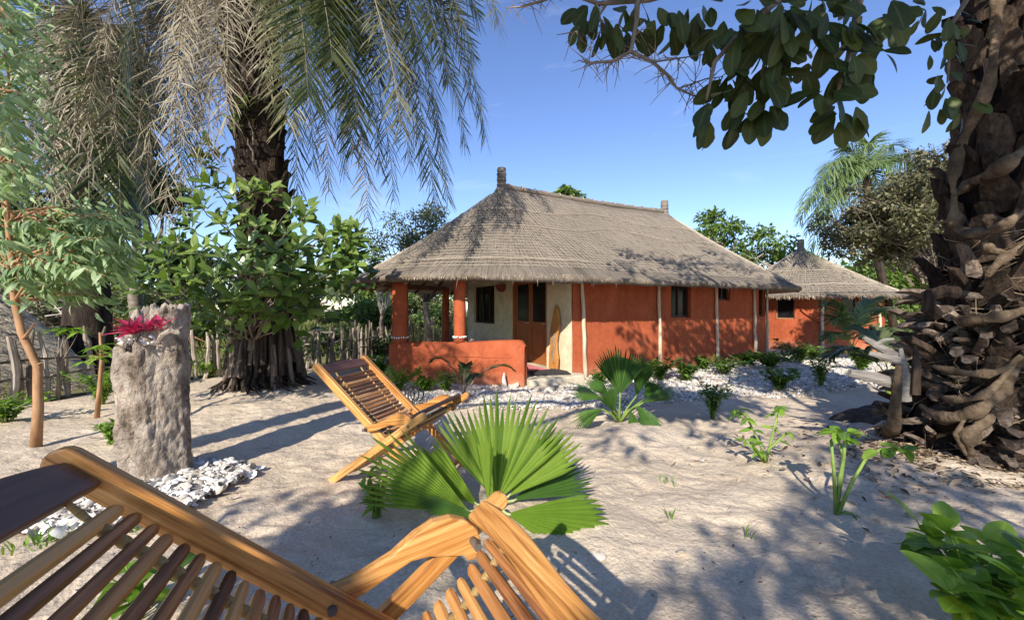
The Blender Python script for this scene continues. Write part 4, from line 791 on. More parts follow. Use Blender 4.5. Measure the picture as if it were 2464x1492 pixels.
TIPS = [  # px, py, depth, look, fall, up
    (716, 476, 7.4, 'g', 3.2, .9), (792, 462, 7.0, 'd', 3.0, 1.), (886, 530, 6.4, 'd', 3.2, 1.0), (948, 484, 6.9, 'd', 3.0, 1.1), (1046, 492, 6.4, 'k', 3.0, 1.2), (1078, 480, 7.6, 'k', 2.6, 1.2),
    (1168, 330, 7.0, 'g', 2.4, 1.3), (1120, 352, 8.0, 'g', 2.4, 1.3), (1196, 55, 6.8, 'y', 1.6, 1.5), (1020, 420, 8.6, 'k', 2.6, 1.2), (690, 300, 5.6, 'y', 2.0, .8), (742, 235, 5.4, 'k', 1.8, 1.0), (965, 305, 5.6, 'y', 2.0, 1.2), (860, 300, 5.9, 'k', 2.0, 1.0), (1080, 200, 6.2, 'k', 1.6, 1.3), (985, 210, 7.6, 'k', 1.9, 1.3), (640, 210, 5.7, 'b', 2.0, .6), (830, 420, 8.4, 'g', 2.6, 1.), (1140, 150, 8.4, 'g', 1.6, 1.4), (905, 180, 6.6, 'g', 1.6, 1.2), (755, 400, 7.8, 'k', 2.6, 1.0), (915, 400, 7.6, 'k', 2.6, 1.1), (985, 395, 6.8, 'd', 2.4, 1.1), (1060, 330, 7.2, 'k', 2.2, 1.2), (1010, 130, 5.8, 'g', 1.5, 1.2), (800, 150, 5.6, 'k', 1.5, .9), (840, 90, 6.4, 'k', 1.2, 1.1), (1110, 60, 6.4, 'y', 1.2, 1.4), (930, 60, 7.2, 'k', 1.2, 1.2), (850, 370, 6.8, 'k', 2.4, 1.0), (1130, 240, 6.9, 'k', 1.9, 1.3), (1075, 110, 7.4, 'k', 1.4, 1.3), (700, 120, 6.0, 'y', 1.4, .8), (770, 60, 6.9, 'k', 1.2, 1.0), (1150, 40, 7.4, 'g', 1.2, 1.4), (660, 380, 7.9, 'g', 2.4, .7), (340, 130, 7.0, 'b', 1.2, 1.2), (250, 100, 6.6, 'b', 1.0, 1.4), (440, 180, 6.4, 'b', 1.6, .8), (160, 120, 7.0, 'b', 1.2, 1.5), (480, 300, 7.4, 'b', 2.2, .6), (520, 180, 6.2, 'b', 1.6, .5),
    (470, 470, 6.9, 'b', 3.4, .5), (432, 520, 6.6, 'b', 3.4, .6), (398, 566, 6.5, 'b', 3.6, .7), (352, 470, 6.8, 'b', 3.0, .8), (440, 420, 7.6, 'g', 2.8, .8), (326, 410, 7.2, 'b', 2.6, 1.0), (500, 380, 6.3, 'b', 2.6, .5), (545, 300, 6.2, 'b', 2.2, .4), (272, 330, 7.0, 'b', 2.2, 1.2), (372, 280, 7.8, 'g', 2.0, 1.2), (300, 210, 6.4, 'g', 1.8, 1.4), (210, 300, 6.8, 'b', 2.0, 1.4), (420, 300, 6.0, 'b', 2.4, .8)]
LOOK = {'g': (F_PALM, 0.92, 0.025, 0.05, 0.05), 'k': (F_PALM, 0.98, 0.027, 0.05, 0.045), 'd': (F_DEAD, 0.75, 0.018, 0.22, 0.15), 'y': (F_SUNPALM, 0.85, 0.019, 0.25, 0.1), 'b': (F_DEAD, 0.75, 0.016, 0.5, 0.32)}
for px, py, Y, lk, fall, up in TIPS:
    m_, lm, wd, dr, ms = LOOK[lk]
    if lk == 'd': m_ = random.choice((F_DEAD, F_PALM))
    frond(palm, hang(crown, at(px, py, Y), up * 1.2, 0.5, 18, fall), m_, nl=150, lmax=lm, wid=wd, droop=dr, messy=ms, rmat=F_DEAD, start=0.16, a0=62, a1=34)
for k in range(9):       # crown fronds above the picture
    a = k * 0.7 + 0.3; tip = crown + Vector((math.cos(a) * 3.4, math.sin(a) * 3.4, random.uniform(-.3, 1.4)))
    frond(palm, bez(crown, crown + Vector((math.cos(a) * .8, math.sin(a) * .8, 1.6)), crown + Vector((math.cos(a) * 2.4, math.sin(a) * 2.4, 2.2)), tip, 12), F_PALM, nl=50, lmax=0.6, wid=0.028, droop=0.4)
# palm standing left of the viewpoint, its fronds throw the streaked shade on the sand
pc4 = Vector((-5.0, -1.0, 0)); palm4 = thing('near_palm', 'palm just outside the left picture edge whose fronds streak the sand with shade', 'palm tree', (pc4.x, pc4.y, zg(pc4.x, pc4.y)))
mb = MB(); mb.tube([(pc4.x + .05 * math.sin(i), pc4.y, .2 + 4.6 * i / 7) for i in range(8)], .2, 10, jit=.06); mb.obj('trunk', M_PALMBARK, palm4, True); cr4 = Vector((pc4.x, pc4.y, 5.1))
for k in range(13):
    a = -.4 + k * .2 + random.uniform(-.1, .1); l = random.uniform(1.7, 2.5); tip = cr4 + Vector((math.cos(a) * l, math.sin(a) * l, random.uniform(-1.6, .5))); h_ = Vector((tip.x - cr4.x, tip.y - cr4.y, 0))
    if tip.y > .3 and tip.x > -1.45 * tip.y - .5: continue
    frond(palm4, bez(cr4, cr4 + h_ * .4 + Vector((0, 0, 1.0)), tip - h_ * .1 + Vector((0, 0, .8)), tip, 12), F_PALM, nl=60, lmax=.6, wid=.026, droop=.15)
# second palm at far left, dense with dry and green fronds
pc2 = Vector((-9.0, 8.4, 0)); palm2 = thing('shaggy_palm', 'dense dark shaggy palm at the far left behind the pale leafy tree', 'palm tree', (pc2.x, pc2.y, zg(pc2.x, pc2.y)))
cr2 = Vector((pc2.x, pc2.y, 6.9)); mb = MB(); mb.tube([(pc2.x + .1 * math.sin(i), pc2.y, 0.0 + 6.9 * i / 8) for i in range(9)], [.45, .4, .36, .36, .38, .4, .42, .44, .4], 12, jit=.06); mb.obj('trunk', M_PALMBARK, palm2, True)
T2 = [(340, 545, 8.6, 'g'), (300, 600, 8.2, 'g'), (255, 575, 7.6, 'k'), (215, 600, 7.4, 'g'), (160, 560, 7.6, 'b'), (120, 600, 7.4, 'b'), (90, 540, 7.8, 'b'), (330, 470, 9.2, 'k'), (365, 400, 9.6, 'g'), (290, 520, 7.4, 'k'), (240, 500, 8.6, 'k'), (190, 520, 8.6, 'k'), (60, 480, 8.2, 'g'), (20, 520, 8.4, 'b'), (130, 420, 7.2, 'b'), (280, 380, 7.2, 'g'), (220, 400, 7.0, 'b'), (320, 300, 8.0, 'g'), (40, 350, 7.6, 'b'), (180, 330, 7.2, 'b'), (100, 250, 7.4, 'g'), (270, 180, 8.2, 'g'), (350, 560, 9.4, 'g'), (310, 560, 9.6, 'k')]
for px, py, Y, lk in T2:
    m_, lm, wd, dr, ms = LOOK[lk]; tip = at(px, py, Y)
    frond(palm2, hang(cr2, tip, 1.0 + random.uniform(0, .6), 0.5, 14, min(2.8, max(.6, (6.9 - tip.z) * .7))), m_, nl=64, lmax=lm * 1.15, wid=wd * 1.5, droop=dr, messy=ms, rmat=F_DEAD)
# far palm on the right
pc3 = at(2085, 430, 15.0); palm3 = thing('feathery_palm', 'tall feathery green palm behind the round hut on the right', 'palm tree', (pc3.x, pc3.y, 0))
mb = MB(); mb.tube([(pc3.x + 1.3 * (1 - i / 6) ** 1.5, pc3.y, i * pc3.z / 6) for i in range(7)], 0.13, 9, jit=.05); mb.obj('trunk', M_PALMBARK, palm3, True)
for k, (px, py) in enumerate(((1925, 530), (1940, 560), (1960, 470), (1950, 600), (2000, 395), (2040, 360), (2090, 345), (2150, 350), (2190, 372), (2010, 580), (1975, 610), (2060, 560), (2120, 500), (2180, 470), (2210, 420), (1935, 500), (1985, 430), (1965, 540), (2020, 470), (2060, 390), (2130, 380), (1990, 500))):
    tip = at(px, py, 15 + random.uniform(-1.2, 1.2)); h = Vector((tip.x - pc3.x, tip.y - pc3.y, 0))
    frond(palm3, bez(pc3, pc3 + h * .35 + Vector((0, 0, .9)), tip - h * .12 + Vector((0, 0, .9 if tip.z < pc3.z + .4 else .1)), tip, 12), F_FARPALM, nl=60, lmax=0.95, wid=0.035, droop=0.7, messy=.08)
# young feather palms
def young_palm(name, label, base, tips, mat, nl=26, lmax=0.28, wid=0.03, stem=0.25, droop=.25, a0=60, rmat=None, arch=.5):
    root = thing(name, label, 'palm', tuple(base)); mb = MB(); mb.tube([Vector(base) + Vector((0, 0, -.03)), Vector(base) + Vector((0, 0, stem * .5)), Vector(base) + Vector((0, 0, stem))], [.06, .05, .03], 8); mb.obj('stem', rmat or M_GREENST, root, True)
    for tip in tips:
        s = Vector(base) + Vector((0, 0, stem * .8)); h = Vector((tip.x - s.x, tip.y - s.y, 0)); frond(root, bez(s, s + h * .25 + Vector((0, 0, max(.2, (tip.z - s.z)) * .8 + .1)), tip - h * .25 + Vector((0, 0, arch * h.length * .6)), tip, 12), mat, nl=nl, lmax=lmax, wid=wid, droop=droop, messy=.05, rr=.012, rmat=rmat or M_GREENST, start=.25, a0=a0, a1=30, lift=.1)
    return root
b = gp(2050, 864); young_palm('coconut_seedling', 'young green coconut palm in front of the round hut', b, [at(1988, 735, b.y), at(2133, 752, b.y + .3), at(1992, 812, b.y - .4), at(2136, 800, b.y), at(2005, 770, b.y - .2), at(2100, 728, b.y)], F_FARPALM, 36, .55, .075, .35)
b = gp(2140, 948); young_palm('coconut_seedling', 'young coconut palm half hidden behind the root-wrapped trunk', b, [at(1998, 855, b.y - .1), at(2230, 800, b.y + .3), at(2080, 800, b.y + .5), at(2260, 880, b.y)], F_PALM, 34, .42, .055, .3)
b = gp(733, 908); young_palm('palm_seedling', 'tiny pale green palm seedling beside the tall palm foot', b, [at(700, 850, b.y), at(752, 845, b.y), at(718, 838, b.y + .1)], F_FARPALM, 12, .22, .035, .2)
b = gp(1115, 972); young_palm('cycad_seedling', 'dark spiky cycad seedling in front of the red low wall', b, [at(1040, 868, b.y - .1), at(1122, 882, b.y - .25), at(1236, 890, b.y), at(1150, 905, b.y + .2), at(1070, 915, b.y - .3)], F_FERN, 26, .17, .045, .12, droop=.05, a0=45, rmat=M_TWIG, arch=.4)
# ------------------------------------------------------------------ fan palms
def fan_leaf(parent, hub, axis_, normal, Rr, span, nseg, mat, base, droop=0.1, cup=0.25, split=0.7, fold=1.0, pet_mat=None, rag=0.06, cut=None):
    ax = Vector(axis_).normalized(); nr = Vector(normal); nr = (nr - ax * nr.dot(ax)).normalized(); sd = nr.cross(ax); mb = MB(); hub = Vector(hub)
    def P(a, r, h):
        rr_ = r / Rr; z = h - droop * Rr * rr_ ** 2.2 + cup * abs(math.sin(a * 0.5)) ** 1.5 * r
        aa = a * fold; return hub + ax * math.cos(aa) * r + sd * math.sin(aa) * r + nr * z
    da = span / nseg
    for i in range(nseg):
        a = -span / 2 + da * (i + .5); L = Rr * (1 - 0.16 * abs(2 * a / span) ** 2.5) * random.uniform(1 - rag, 1 + rag)
        if random.random() < 0.12: L *= random.uniform(.8, .95)
        ph = 0.62 * da; V = []; stn = [(0.03, 1), (0.3, 1), (0.55, 1), (split, 1), (split + (1 - split) * .6, .5)]; mb.cr = 0.35 + .3 * random.random()
        for t, w in stn:
            r = t * L if t > split else t * Rr * (1 - 0.16 * abs(2 * a / span) ** 2.5); r = max(r, .02)
            V += [P(a - da / 2 * w, r, -ph * r * .5 * w), P(a, r, ph * r * .5), P(a + da / 2 * w, r, -ph * r * .5 * w)]
        V.append(P(a + random.uniform(-.1, .1) * da, L, -0.02 * Rr * random.random())); n = len(stn)
        F = []
        for k in range(n - 1): F += [(k * 3, k * 3 + 1, k * 3 + 4, k * 3 + 3), (k * 3 + 1, k * 3 + 2, k * 3 + 5, k * 3 + 4)]
        e = (n - 1) * 3; F += [(e, e + 1, e + 3), (e + 1, e + 2, e + 3)]; mb.add(V, F)
    lf = mb.obj('fan_leaf', mat, parent)
    base = Vector(base); pm = MB(); mid = base.lerp(hub, .5) + Vector((0, 0, .03)); pm.tube([base, mid, hub, hub + ax * Rr * .05], [.018, .013, .011, .006], 7, flat=.6); q = pm.obj('petiole', pet_mat or M_GREENST, None, True, origin=parent.location); q.parent = lf
    return lf
M_PETI = pmat('pale petiole', [(0.3, (0.24, 0.30, 0.10)), (0.7, (0.45, 0.50, 0.24))], scale=6, rough=0.5)
b = P_FAN1; fan1 = thing('fan_palm', 'large bright green fan palm between the two deck chairs', 'palm', tuple(b)); b0 = b + Vector((0.0, 0, 0.03)); Yf = b.y
Vw = Vector((0, -1, 0.25))
fan_leaf(fan1, at(1196, 1205, Yf), at(1210, 960, Yf + .22) - at(1196, 1205, Yf), (-0.1, -1, .35), 0.69, R(100), 25, F_FAN, b0, .05, .40, .68, pet_mat=M_PETI, rag=.10)
fan_leaf(fan1, at(1130, 1232, Yf - .06), at(880, 1090, Yf - .12) - at(1130, 1232, Yf - .06), (0.3, -.75, .6), 0.74, R(46), 15, F_FAN, b0, .10, .35, .70, pet_mat=M_PETI, rag=.13)
fan_leaf(fan1, at(1150, 1215, Yf + .1), at(985, 1075, Yf + .1) - at(1150, 1215, Yf + .1), (0.2, -.8, .6), 0.60, R(40), 10, F_FAN, b0, .06, .1, .8, pet_mat=M_PETI)
fan_leaf(fan1, at(1176, 1222, Yf - .12), at(1166, 1050, Yf - .16) - at(1176, 1222, Yf - .12), (-0.3, -1, .1), 0.46, R(17), 10, F_FAN, b0, -.02, .3, .93, pet_mat=M_PETI)
fan_leaf(fan1, at(1222, 1195, Yf + .05), at(1375, 1045, Yf + .1) - at(1222, 1195, Yf + .05), (-.3, -.9, .3), 0.60, R(42), 11, F_FAN, b0, .08, .1, .76, pet_mat=M_PETI)
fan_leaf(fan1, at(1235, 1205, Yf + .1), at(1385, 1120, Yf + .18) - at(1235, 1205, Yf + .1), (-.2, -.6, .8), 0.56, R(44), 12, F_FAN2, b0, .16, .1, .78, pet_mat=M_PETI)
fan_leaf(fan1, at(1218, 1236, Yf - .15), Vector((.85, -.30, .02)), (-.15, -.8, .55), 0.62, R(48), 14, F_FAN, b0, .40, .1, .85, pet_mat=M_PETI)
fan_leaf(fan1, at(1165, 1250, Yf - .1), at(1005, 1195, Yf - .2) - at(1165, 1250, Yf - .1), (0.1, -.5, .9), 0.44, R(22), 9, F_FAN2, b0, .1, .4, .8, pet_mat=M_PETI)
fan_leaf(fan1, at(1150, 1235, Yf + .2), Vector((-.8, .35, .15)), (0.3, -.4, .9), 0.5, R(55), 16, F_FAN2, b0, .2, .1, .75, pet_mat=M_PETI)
b = P_FAN2; fan2 = thing('fan_palm', 'dark green fan palm on a sand mound before the red wall', 'palm', tuple(b)); b0 = b + Vector((0, 0, .0)); Y2 = b.y
fan_leaf(fan2, at(1492, 950, Y2), at(1492, 830, Y2 + .1) - at(1492, 950, Y2), (0.05, -1, .3), 0.62, R(82), 24, F_FAN2, b0, .03, .3, .76, pet_mat=M_GREENST)
fan_leaf(fan2, at(1530, 955, Y2 + .1), at(1560, 840, Y2 + .2) - at(1530, 955, Y2 + .1), (-.4, -.9, .2), 0.58, R(42), 16, F_FAN2, b0, .05, .14, .74, pet_mat=M_GREENST)
for (hx, hy, tx, ty, dy, Rr, sp, dr, ny) in ((1450, 960, 1378, 928, -.1, .42, 55, .2, -.5), (1450, 985, 1392, 1000, -.25, .4, 50, .45, -.5), (1478, 990, 1470, 930, -.35, .40, 60, .3, -.9), (1545, 970, 1615, 935, -.1, .44, 42, .15, -.5), (1530, 975, 1560, 1000, -.3, .42, 55, .5, -.6), (1515, 985, 1530, 1030, -.15, .36, 50, .2, -1), (1470, 960, 1420, 905, .3, .42, 50, .2, -.6), (1550, 960, 1590, 900, .3, .4, 50, .2, -.6)):
    fan_leaf(fan2, at(hx, hy, Y2 + dy * .4), at(tx, ty, Y2 + dy) - at(hx, hy, Y2 + dy * .4), (0, ny, .75), Rr, R(sp), 16, F_FAN2, b0, dr, .15, .72, pet_mat=M_GREENST)
# ------------------------------------------------------------------ old palm trunk wrapped by a strangler fig (right edge)
tr = P_TRUNK.copy(); tr.z = zg(tr.x, tr.y) - 0.06
trunk_t = thing('old_palm_trunk', 'massive dark old palm trunk with shaggy leaf bases at the right edge', 'palm tree', tuple(tr))
def tcen(z):
    t = max(0, z - 0.1); return Vector((4.05 + 0.62 * (1 - math.exp(-t / 1.0)) + 0.085 * t, 3.74 + 0.05 * t, z))
def trad(z): return 0.33 + 0.15 * (1 - math.exp(-max(0, z - .1) / 0.5)) - 0.022 * z
mb = MB(); mb.tube([tcen(0.05 + 7.6 * i / 30) for i in range(31)], [trad(0.05 + 7.6 * i / 30) * random.uniform(.95, 1.03) for i in range(31)], 20, jit=.05); mb.obj('trunk', M_BLACKBARK, trunk_t, True)
bm_r = [boot_mesh(40 + k, 0.30, 0.26, 0.07, 0.16, M_DKBOOT, 0.35) for k in range(4)] + [boot_mesh(50 + k, 0.26, 0.16, 0.06, 0.20, M_BOOT if k == 0 else M_DKBOOT, 0.4) for k in range(3)]
for k in range(235):
    z = 0.22 + k * 0.0205 + random.uniform(-.03, .03); a = k * 2.399 + random.uniform(-.15, .15); c = tcen(z); r = trad(z) - 0.02
    if math.sin(a) > 0.75: continue
    put_boot(random.choice(bm_r), (c.x + math.cos(a) * r, c.y + math.sin(a) * r, z), a, R(random.uniform(-8, 34)) if z < 1.35 else R(random.uniform(-34, 2)), random.uniform(.75, 1.25) * (.6 + .4 * min(1, z / 1.2)), trunk_t, R(random.uniform(-22, 22)))
bm_s = [boot_mesh(60 + k, 0.16, 0.11, 0.04, 0.13, M_BOOT if k < 1 else M_SKIRT, 0.45) for k in range(4)]
for k in range(150):
    z = 0.25 + k * 0.0098 + random.uniform(-.03, .03); a = random.uniform(2.2, 5.6); c = tcen(z); r = trad(z) + .03
    put_boot(random.choice(bm_s), (c.x + math.cos(a) * r, c.y + math.sin(a) * r, z), a, R(random.uniform(0, 65)), random.uniform(.7, 1.4), trunk_t, R(random.uniform(-40, 40)))
def onstub(px, py, off=0.10):
    Y = 3.3
    for _ in range(30):
        p = at(px, py, Y); c = tcen(max(.1, p.z)); r = trad(max(.1, p.z)) + off; dx = max(-r * .98, min(r * .98, p.x - c.x)); Y = c.y - math.sqrt(max(r * r - dx * dx, 0.0))
    p = at(px, py, Y); return p
# broken grey frond stubs poking left
for pts, rad in (([(2160, 925), (2100, 908), (2042, 897)], (.055, .045, .035)), ([(2160, 858), (2108, 830), (2080, 812)], (.04, .03, .018)), ([(2108, 830), (2125, 818), (2150, 816)], (.022, .018, .010)), ([(2160, 868), (2120, 858), (2095, 850)], (.035, .028, .02)), ([(2300, 706), (2262, 700), (2232, 716)], (.06, .05, .04)), ([(2168, 838), (2176, 900), (2182, 965)], (.018, .045, .05)), ([(2200, 832), (2206, 880), (2205, 950)], (.014, .035, .04)), ([(2400, 1000), (2440, 990), (2464, 985)], (.05, .04, .03)), ([(2390, 965), (2440, 955), (2480, 948)], (.05, .045, .03)), ([(2262, 760), (2235, 740), (2228, 700)], (.06, .07, .03))):
    mb = MB(); Ys = 3.45; mb.tube([at(x, y, Ys + (.0 if x > 2200 else .05)) + Vector((0, random.uniform(-.02, .02), 0)) for x, y in pts], rad, 7, jit=.15, flat=.6); mb.obj('broken_stub', M_DRIFT if pts[0][0] < 2200 and pts[0][1] < 930 and rad[0] < .07 else M_DKBOOT, trunk_t)
fb = MB()
for k in range(260):
    fb.cr = random.random(); z = random.uniform(.25, 2.4); a = random.uniform(2.2, 6.0); c = tcen(z); r = trad(z) + .05; p = Vector((c.x + math.cos(a) * r, c.y + math.sin(a) * r, z)); a2 = a + random.uniform(-.9, .9); r2 = r + random.uniform(.02, .14); z2 = z - random.uniform(.02, .35); c2 = tcen(max(.15, z2)); q = Vector((c2.x + math.cos(a2) * r2, c2.y + math.sin(a2) * r2, max(.15, z2))); fb.tube([p, p.lerp(q, .5) + Vector((math.cos(a), math.sin(a), 0)) * random.uniform(.03, .1), q], [.002, .003, .001], 3)
tag(fb.obj('fibre', M_LITTER, trunk_t), kind='stuff')
fig = thing('strangler_fig', 'strangler fig with pale roots round the old trunk and dark leaves overhead', 'tree', (tr.x - .25, tr.y - .45, zg(tr.x - .25, tr.y - .45)))
ROOTS = [([(2290, 766), (2330, 772), (2400, 764), (2464, 748), (2520, 735)], .040), ([(2240, 880), (2290, 893), (2360, 900), (2410, 890), (2470, 848)], .032), ([(2215, 975), (2258, 1003), (2310, 1002), (2361, 982), (2410, 938), (2450, 880)], .050), ([(2250, 950), (2300, 962), (2361, 953), (2397, 926), (2440, 876)], .030), ([(2390, 1000), (2350, 1030), (2332, 1060), (2340, 1112)], .062), ([(2325, 1000), (2305, 1045), (2325, 1095)], .030), ([(2296, 470), (2298, 520), (2310, 552), (2361, 562), (2420, 540), (2480, 495)], .055), ([(2300, 470), (2340, 440), (2400, 410), (2464, 362), (2540, 310)], .055), ([(2372, 668), (2395, 640), (2430, 610), (2480, 570)], .034), ([(2361, 562), (2380, 600), (2430, 610)], .05), ([(2340, 330), (2400, 300), (2470, 260)], .03), ([(2460, 1000), (2420, 960), (2300, 925), (2240, 905)], .018), ([(2345, 130), (2400, 150), (2470, 140)], .02), ([(2296, 470), (2294, 420), (2320, 330), (2380, 200), (2400, 0), (2410, -160)], .05), ([(2240, 830), (2300, 838), (2380, 828), (2470, 800)], .02), ([(2480, 650), (2400, 690), (2330, 700), (2290, 690)], .02), ([(2430, 400), (2440, 480), (2420, 540)], .035)]
for pts, r in [q for i, q in enumerate(ROOTS) if i not in (10, 11, 12, 14, 15, 16)]:
    P = [onstub(x, y, .085 + random.uniform(0, .03)) for x, y in pts]; Q = []
    for i in range(len(P) - 1):
        for k in range(4): t = k / 4; a = P[max(i - 1, 0)]; b_ = P[i]; c_ = P[i + 1]; d_ = P[min(i + 2, len(P) - 1)]; Q.append(0.5 * ((2 * b_) + (c_ - a) * t + (2 * a - 5 * b_ + 4 * c_ - d_) * t * t + (3 * b_ - a - 3 * c_ + d_) * t ** 3))
    Q.append(P[-1]); mb = MB(); mb.tube(Q, [r * (1 + .28 * math.sin(i * 1.1 + len(Q)) + random.uniform(-.12, .12)) * (.35 + .65 * min(1, i / 4)) * (1 if i < len(Q) - 4 else .6) for i in range(len(Q))], 9, jit=.14, flat=.75); mb.obj('root', M_ROOT, fig, True)
# aerial root column and its pale flared foot
ac = gp(2140, 1062); mb = MB(); mb.tube([Vector((ac.x + .03, ac.y + .05, ac.z + .02)), at(2152, 1015, 3.5), at(2156, 960, 3.45), at(2164, 880, 3.4)], [.09, .05, .036, .026], 9, jit=.1); mb.obj('root', M_ROOT, fig, True)
for dx, dy in ((-.30, -.02), (-.18, -.16), (.02, -.22), (.16, -.1), (-.2, .1)):
    mb = MB(); e = Vector((ac.x + dx, ac.y + dy, zg(ac.x + dx, ac.y + dy) - .01)); s_ = Vector((ac.x + .02, ac.y + .03, ac.z + .15)); mb.tube([s_, s_.lerp(e, .4) + Vector((0, 0, -.02)), s_.lerp(e, .75) + Vector((0, 0, -.015)), e], [.075, .065, .045, .015], 8, jit=.08); mb.obj('root', M_POLE, fig, True)
# branches
def limb(parent, pts, r0, r1, mat, name='branch', n=None):
    mb = MB(); m = len(pts); mb.tube(pts, [r0 + (r1 - r0) * i / (m - 1) for i in range(m)], 7, jit=.05); return mb.obj(name, mat, parent, True)
top = tcen(5.6); hubs = [Vector((3.0, 2.6, 5.4)), Vector((0.9, 1.3, 4.9)), Vector((-0.8, -1.6, 5.2)), Vector((1.6, -2.6, 5.3)), Vector((-2.6, -3.4, 5.5)), Vector((-3.7, -2.0, 5.2)), Vector((2.2, 4.2, 6.2)), Vector((0.2, -4.6, 5.2))]
link = [(top, 0), (0, 1), (1, 2), (0, 3), (2, 4), (2, 5), (0, 6), (3, 7)]
for a, b_ in link:
    pa = a if isinstance(a, Vector) else hubs[a]; limb(fig, wob(pa, hubs[b_], 8, .12, -.1), .11 if a is top else .075, .05, M_TWIG)
def cluster(center, rad, n, ll=0.17, downbias=.3, flat=.7):
    u = rand_unit(n) * (rng.random(n) ** .5)[:, None] * np.array([rad, rad, rad * flat]); pos = np.array(center) + u
    d = u / rad + rand_unit(n) * .6 + np.array([0, 0, -downbias]); nn = rand_unit(n) * .7 + np.array([0, 0, 1.]); return pos, frames(d, nn), rng.uniform(.75, 1.25, n) * ll
shade = []
for px, py, r in ((1430, 950, .4), (1780, 965, .5), (2060, 1010, .5), (1700, 1040, .25), (1500, 1065, .28), (1980, 1090, .4), (2120, 1140, .45), (2250, 1200, .5), (2380, 1250, .5), (2030, 1210, .3), (2200, 1330, .36), (2050, 1340, .3), (1900, 1350, .28), (1740, 1390, .24), (1640, 1420, .2), (1820, 1450, .28), (2000, 1440, .3), (2140, 1460, .3), (2330, 1440, .4), (640, 1230, .22), (730, 1290, .22), (830, 1310, .22), (940, 1310, .22), (760, 1400, .22), (900, 1430, .22), (1010, 1380, .2), (660, 1440, .16), (1080, 1360, .18), (1330, 930, .35), (2330, 1060, .3)):
    shade.append((gp(px, py), r, random.uniform(4.6, 5.8)))
for px, py, r in ((1520, 800, .16), (1555, 850, .25), (1610, 790, .35), (1640, 800, .3), (1775, 830, .5), (1830, 820, .5), (1680, 830, .35), (1860, 790, .4), (1650, 850, .42), (1690, 790, .42), (1725, 840, .4), (1760, 800, .42), (1790, 860, .45), (1815, 790, .45), (1845, 840, .45)):
    s_, p_ = find_s(wpath, px, 0, 11); p_ = p_.copy(); p_.z = zpix(py, p_.y); shade.append((p_, r + .08, random.uniform(5.2, 6.2), 1.7))
for px, py, Y, r in ((1520, 600, 9.2, .4), (1600, 625, 9.6, .5), (1690, 640, 10.2, .55), (1780, 655, 11, .6), (1640, 660, 9.4, .45), (1500, 655, 8.6, .35), (1860, 680, 12, .5), (1720, 590, 11.2, .35)): shade.append((at(px, py, Y), r, random.uniform(6.2, 7.0)))
for px, py, Y, r in ((1450, 40, 2.3, .4), (1580, 50, 2.3, .42), (1690, 40, 2.2, .4), (1780, 110, 2, .42), (1850, 200, 1.95, .42), (1720, 260, 1.95, .3), (1900, 60, 1.9, .45), (2030, 80, 1.95, .45), (2020, 220, 1.95, .4), (2110, 90, 2.0, .42), (2270, 80, 2.9, .5), (2270, 220, 2.9, .45), (2360, 150, 3.3, .6), (2400, 350, 3.3, .6), (2450, 250, 3.3, .6), (2340, 30, 3.3, .5), (2460, 60, 3.3, .6)):
    shade.append((at(px, py, Y), r, at(px, py, Y).z + random.uniform(1.3, 2.0), 3.6))
for px, py, Y in ((300, 1180, 1.35), (460, 1260, 1.35), (120, 1200, 1.2), (90, 1340, 1.1), (280, 1330, 1.25), (430, 1400, 1.3), (210, 1130, 1.4), (600, 1370, 1.4)): shade.append((at(px, py, Y), .3, random.uniform(4.2, 5.0), 3.2))
LP, LM, LS = [], [], []; tw = MB()
for g0, r, zc, *dm in shade:
    s_ = (zc - g0.z) / -SDIR.z; c_ = g0 - SDIR * s_
    while c_.y > -.2 and (c_.z - r - CAMZ) < .80 * (c_.y + r): s_ += .15; c_ = g0 - SDIR * s_
    if c_.z > 9: continue
    n_ = 0; n_ = int(60 * (r / .4) ** 1.6 * (dm[0] if dm else 1)); p_, m_, k_ = cluster(c_, r * 1.05, n_, .17); LP.append(p_); LM.append(m_); LS.append(k_)
    h_ = min(hubs, key=lambda q: (q - c_).length); tw.tube(wob(h_, c_, 6, .12), [.03, .024, .02, .016, .012, .008], 5)
scatter('canopy_leaves', T_SM, np.concatenate(LP), np.concatenate(LM), np.concatenate(LS), F_CANOPY, fig)
tag(tw.obj('twigs', M_TWIG, fig), kind='stuff')
# leafy ends hanging into the picture
vis = [(1410, 30, 2.3, 55, 9), (1470, 50, 2.2, 60, 12), (1530, 40, 2.3, 60, 9), (1600, 45, 2.2, 65, 12), (1680, 30, 2.2, 60, 11), (1650, 85, 2.3, 45, 7), (1740, 90, 2.0, 50, 10), (1790, 60, 1.9, 65, 16), (1850, 120, 1.9, 70, 16), (1760, 180, 2.0, 45, 9), (1820, 205, 1.9, 60, 12), (1830, 265, 2.0, 45, 8), (1705, 265, 1.9, 45, 7), (1785, 270, 2.0, 30, 5), (1900, 40, 1.8, 70, 14), (1960, 60, 1.9, 70, 12), (2030, 60, 1.9, 70, 13), (2090, 50, 2.0, 70, 13), (2030, 150, 1.9, 60, 11), (2100, 140, 2.0, 55, 8), (1990, 230, 1.9, 45, 8), (2030, 270, 1.95, 45, 8), (1950, 165, 1.9, 35, 4), (2150, 40, 2.2, 50, 8), (2260, 60, 2.9, 60, 10), (2280, 120, 2.9, 55, 9), (2275, 190, 2.9, 50, 8), (2255, 250, 2.9, 35, 5), (2310, 260, 3.0, 35, 5), (2230, 20, 2.9, 50, 7), (1860, 20, 2.0, 70, 12), (1940, 10, 2.0, 70, 12), (2010, 5, 2.1, 70, 12)]
me_can = tpl_meshes('leaf', [leaf_tpl(.27, P_OBOV, 9, .08, .14, 5 + k, .08 + .07 * (k % 2), 1.8) for k in range(5)], F_CANOPY)
VP, VM, VS = [], [], []
